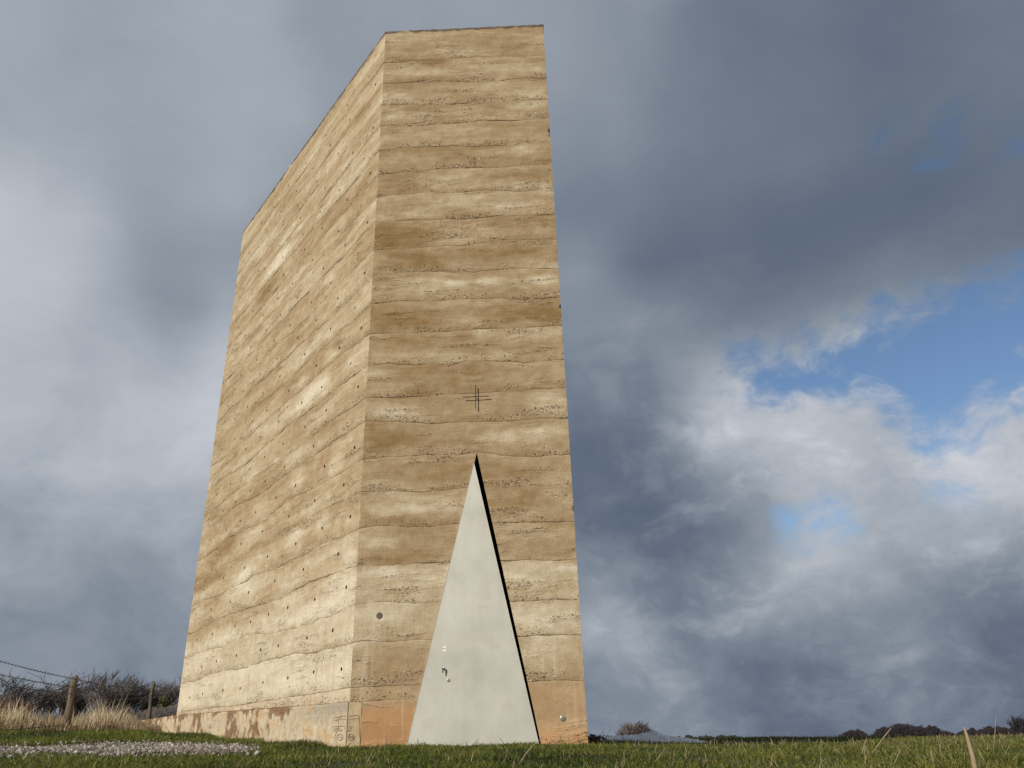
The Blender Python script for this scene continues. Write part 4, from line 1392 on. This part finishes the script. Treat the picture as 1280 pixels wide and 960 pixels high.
twig_mass('far_wood', [(1052, 919), (1062, 915), (1072, 912.5), (1084, 915), (1091, 917), (1096, 911), (1110, 908), (1135, 906.5), (1165, 908), (1178, 911), (1186, 916), (1196, 913.5),
                       (1215, 910), (1240, 909), (1262, 909), (1275, 905), (1300, 902), (1340, 903)], 260, 15000, 41, MAT_FAR, 'far off leafless wood on the right horizon', depth=25, ybase=924, lw=.45)
twig_mass('far_hedge', [(838, 922), (845, 921), (870, 921), (900, 921.3), (930, 922), (965, 923.5)], 200, 2600, 42, MAT_HEDGE, 'thin dark hedge line on the horizon beyond the pale heap', depth=8, ybase=925.5, lw=.9)
twig_mass('thicket', [(98, 897), (112, 890), (135, 887), (155, 884), (175, 886), (190, 884), (205, 880), (230, 880)], 58, 7000, 43, MAT_TWIG, 'dark leafless undergrowth below the bare trees', depth=5, ybase=909, lw=.28, up=1)
twig_mass('thicket', [(-30, 892), (20, 895), (50, 893), (95, 893), (102, 895)], 60, 3600, 44, MAT_TWIG, 'low scrub behind the straw grass at far left', depth=5, ybase=909, lw=.26, up=1)
# green mistletoe ball in the scrub
g = np.random.default_rng(45)
n = 900
c = at(206, 876, 57); dirs = g.normal(size=(n, 3)); dirs /= np.linalg.norm(dirs, axis=1)[:, None]
P = c + dirs * (g.random(n) ** .5)[:, None] * np.array([.42, .42, .36]) ; q = g.normal(size=(n, 2, 3)) * .075
V = np.stack([P, P + q[:, 0], P + q[:, 1]], 1)
me = fast_mesh('mistletoe', V.reshape(-1, 3), np.arange(n * 3), np.full(n, 3), simple('mistletoe_green', (.07, .075, .02), .8))
o = link('mistletoe', me, label='round olive green mistletoe clump in the bare scrub beside the tower', category='mistletoe')

# ------------------------------------------------------------------ wire fence
def fence():
    b1, t1 = at(80, 914, 15.8), at(95.5, 846, 15.8)
    b2, t2 = at(184.5, 905, 23.2), at(192.5, 853.5, 23.2)
    b0, t0 = b1 + (b1 - b2), None
    b0[2] = float(gz(np.array([b0[0]]), np.array([b0[1]]))[0]); t0 = b0 + np.array([.1, 0, 1.15])
    b3 = b2 + (b2 - b1) * 1.0; b3[2] = float(gz(np.array([b3[0]]), np.array([b3[1]]))[0]); t3 = b3 + np.array([.1, 0, 1.2])
    root = empty('wire_fence', tuple(b1), 'leaning grey wooden posts with sagging barbed wire left of the tower', 'fence')
    m, t, b = principled('weathered_post')
    P = t.new('ShaderNodeTexCoord').outputs['Object']
    n = t.noise(t.v('MULTIPLY', P, (30, 30, 3)), 1.0, 6.0, .65)
    t.put(b.inputs['Base Color'], t.mix(t.mp(n, .32, .68), (.04, .03, .02), (.19, .15, .105))); b.inputs['Roughness'].default_value = .9
    t.put(b.inputs['Normal'], t.new('ShaderNodeBump', {'Strength': 1.0, 'Distance': .012, 'Height': n}).outputs[0])
    for j, (bb, tt_) in enumerate(((b1, t1), (b2, t2), (b0, t0), (b3, t3))):
        mb = MB(); d = tt_ - bb; pts, rr = [], []
        for k in range(9):
            f = -.15 + 1.15 * k / 8
            w_ = np.array([math.sin(f * 5 + j), math.cos(f * 4 + j), 0]) * .010
            pts.append(bb + d * f + w_ * (f > 0) - b1); rr.append((.066 - .012 * f) * (.75 if j == 1 else 1) * (1 + .06 * math.sin(k * 2.3 + j)))
        pts.append(tt_ + d * .008 - b1); rr.append(.03)
        mb.tube(pts, rr, 9)
        mb.build('post', m, root, True)
    mw = simple('galvanised_wire', (.06, .06, .065), .6, .6)
    for f in (.955, .80, .68, .12):
        ends = [bb + (tt_ - bb) * f for bb, tt_ in ((b0, t0), (b1, t1), (b2, t2), (b3, t3))]
        mb = MB()
        for e0, e1, sag in zip(ends[:-1], ends[1:], (.04, .08, .05)):
            N = 60
            L_ = np.linalg.norm(e1 - e0)
            for ph in (0, math.pi):
                pts = []
                for k in range(N + 1):
                    u = k / N; p = e0 + (e1 - e0) * u; p = p - np.array([0, 0, sag * (.6 + f * .6) * 4 * u * (1 - u)])
                    a = u * L_ * 26 + ph; p = p + np.array([0, math.sin(a), math.cos(a)]) * .003
                    pts.append(p - b1)
                mb.tube(pts, [.0042] * len(pts), 3, False)
            if f > .5:
                for k in range(int(L_ / .14)):
                    u = (k + .5) * .14 / L_; p = e0 + (e1 - e0) * u; p = p - np.array([0, 0, sag * (.6 + f * .6) * 4 * u * (1 - u)]) - b1
                    for q in ((.4, .2, 1), (-.4, .5, -1), (.6, -.3, .8)):
                        v = np.array(q) * .016; mb.tube([p - v, p + v], [.0022, .0012], 3, False)
        mb.build('barbed_wire', mw, root)


fence()

# ------------------------------------------------------------------ pale heap under a crumpled sheet
def sheet_heap():
    dist = 20.5
    prof = [(741, 925), (746, 921), (758, 919), (772, 920), (785, 919.3), (798, 918.8), (804, 916.6), (811, 916), (818.5, 912.6), (824, 915.2), (831, 918.8), (842, 920.6), (858, 923), (872, 925), (886, 927.5)]
    NX, NY = 150, 22
    L0, L1 = at(741, 926, dist), at(886, 926, dist)
    u = (L1 - L0); u[2] = 0; Wd = np.linalg.norm(u); u /= Wd; v = np.array([-u[1], u[0], 0])
    if v[1] < 0: v = -v
    V = []
    for i in range(NX + 1):
        px = 741 + (886 - 741) * i / NX
        top = at(px, np.interp(px, [p[0] for p in prof], [p[1] for p in prof]), dist)
        for j in range(NY + 1):
            t = j / NY
            p = L0 + u * (Wd * i / NX) + v * (-.45 + 1.5 * t)
            zg = float(gz(np.array([p[0]]), np.array([p[1]]))[0]) - .02
            s = math.sin(math.pi * min(1, t * 1.05)) ** .6
            ridge = abs(float(fbm(np.array(i * .16), np.array(j * .22), 401, 4, .6)))
            z = zg + (top[2] - zg) * s * (1 - .42 * ridge * (abs(t - .45) > .08)) + .035 * abs(float(fbm(np.array(i * .45), np.array(j * .3), 409, 3, .7))) * s 
            p = p + v * float(fbm(np.array(i * .2), np.array(j * .2), 405, 3)) * .12
            V.append((p[0], p[1], z))
    fs = [(i * (NY + 1) + j, (i + 1) * (NY + 1) + j, (i + 1) * (NY + 1) + j + 1, i * (NY + 1) + j + 1) for i in range(NX) for j in range(NY)]
    m, t, b = principled('dusty_plastic_sheet')
    P = t.new('ShaderNodeTexCoord').outputs['Object']
    n = t.noise(P, 5.0, 6.0, .7)
    t.put(b.inputs['Base Color'], t.mix(t.mp(n, .35, .65), (.58, .57, .60), (.84, .83, .85))); b.inputs['Roughness'].default_value = .55
    t.put(b.inputs['Normal'], t.new('ShaderNodeBump', {'Strength': .8, 'Distance': .03, 'Height': t.noise(P, 9.0, 6.0, .65, 1.0)}).outputs[0])
    o = mesh_obj('covered_heap', V, fs, m)
    o['label'] = 'low whitish grey heap under a crumpled sheet right of the tower foot'; o['category'] = 'heap'


sheet_heap()

# ------------------------------------------------------------------ single stalks and weeds
def stalk(name, pts, rads, label, mat, cat='grass stalk', group=None, n=6):
    base = np.array(pts[0]); mb = MB(); 
    mb.tube([np.array(p) - base for p in pts], rads, n)
    o = mb.build(name, mat, None, True, tuple(base)); o['label'] = label; o['category'] = cat
    if group: o['group'] = group
    return o


MAT_STALK = simple('straw_stalk', (.27, .205, .125), .8, 0, 25, .25)
def from_px(pl, d, zgnd=True):
    pts = [at(a, b, d) for a, b in pl]
    if zgnd:
        p = pts[0]; q = pts[1]; z = float(gz(np.array([p[0]]), np.array([p[1]]))[0])
        if p[2] > z: 
            k = min(3.0, (p[2] - z) / max(1e-3, (q[2] - p[2]))); pts.insert(0, p + (p - q) * k)
    return pts


p = from_px([(1221, 972), (1216, 946), (1210, 924), (1205, 909)], 1.75); stalk('dead_stalk', p, [.0055, .0052, .0046, .0036, .0015][:len(p)] if len(p) == 5 else [.005, .0045, .0035, .0015], 'thick pale stalk close to the camera at lower right', MAT_STALK)
p = from_px([(646, 962), (656, 944), (666, 932), (680, 921)], 5.2); stalk('dead_stalk', p, [.0035] * (len(p) - 1) + [.0012], 'curved straw blade rising past the door corner', MAT_STALK)
p = from_px([(1243, 926), (1244, 912), (1245, 893)], 7.5); stalk('dead_stalk', p, [.0028] * (len(p) - 1) + [.0012], 'very thin upright stalk against the sky at far right', MAT_STALK)
p = from_px([(1098, 931), (1106, 920), (1114, 910)], 6.5); stalk('dead_stalk', p, [.0040] * (len(p) - 1) + [.003], 'slanting broken stalk in front of the far wood', MAT_STALK)
p = from_px([(1077, 942), (1081, 930), (1084, 921)], 6.8); stalk('dead_stalk', p, [.0036] * (len(p) - 1) + [.0018], 'short stalk left of the slanting broken one', MAT_STALK)
p = from_px([(818, 954), (825, 945), (831, 936)], 6.0); stalk('dead_stalk', p, [.0036] * (len(p) - 1) + [.0018], 'slanted straw below the pale heap', MAT_STALK)
p = from_px([(853, 962), (857, 950), (858, 938), (855, 928)], 5.6); stalk('dead_stalk', p, [.0030] * (len(p) - 1) + [.0012], 'bowed stalk rising below the right end of the heap', MAT_STALK)


def weed(px, py, dist, h, seed, label, n=26, mat=None, leaf=True):
    rg = random.Random(seed); c = at(px, py, dist); c[2] = float(gz(np.array([c[0]]), np.array([c[1]]))[0])
    root = empty('dry_weed', tuple(c), label, 'weed')
    st, lf = MB(), MB()
    for k in range(n):
        a = rg.uniform(0, 6.28); L_ = h * rg.uniform(.4, 1); d = np.array([math.cos(a) * .55, math.sin(a) * .3, 1.0])
        p0 = np.array([math.cos(a), math.sin(a), 0]) * rg.random() * h * .25; p1 = p0 + d * L_ * .5; p2 = p1 + (d + np.array([rg.gauss(0, .4), rg.gauss(0, .4), 0])) * L_ * .5
        st.tube([p0, p1, p2], [.0022, .0018, .001], 3, False)
        if leaf:
            for q in range(3):
                o = p1 + (p2 - p1) * rg.random(); u = np.array([rg.gauss(0, 1), rg.gauss(0, 1), rg.gauss(0, .6)]) * .018; w = np.array([rg.gauss(0, 1), rg.gauss(0, 1), rg.gauss(0, 1)]) * .010
                lf.add([o, o + u + w, o + 2 * u, o + u - w], [(0, 1, 2, 3)])
    st.build('stem', mat or MAT_BARK, root)
    if leaf: lf.build('leaf', MAT_BRAMBLE, root)


weed(744, 926, 10.6, .13, 61, 'dark brown withered weed at the right foot of the tower', 40)
weed(484, 927, 9.9, .16, 62, 'thin dark twigs against the orange concrete left of the door', 9, None, False)
weed(697, 927, 9.9, .15, 63, 'thin twigs below the round steel cap right of the door', 7, None, False)
weed(748, 928, 10.9, .26, 64, 'wispy pale weed standing behind the withered one', 7, None, False)
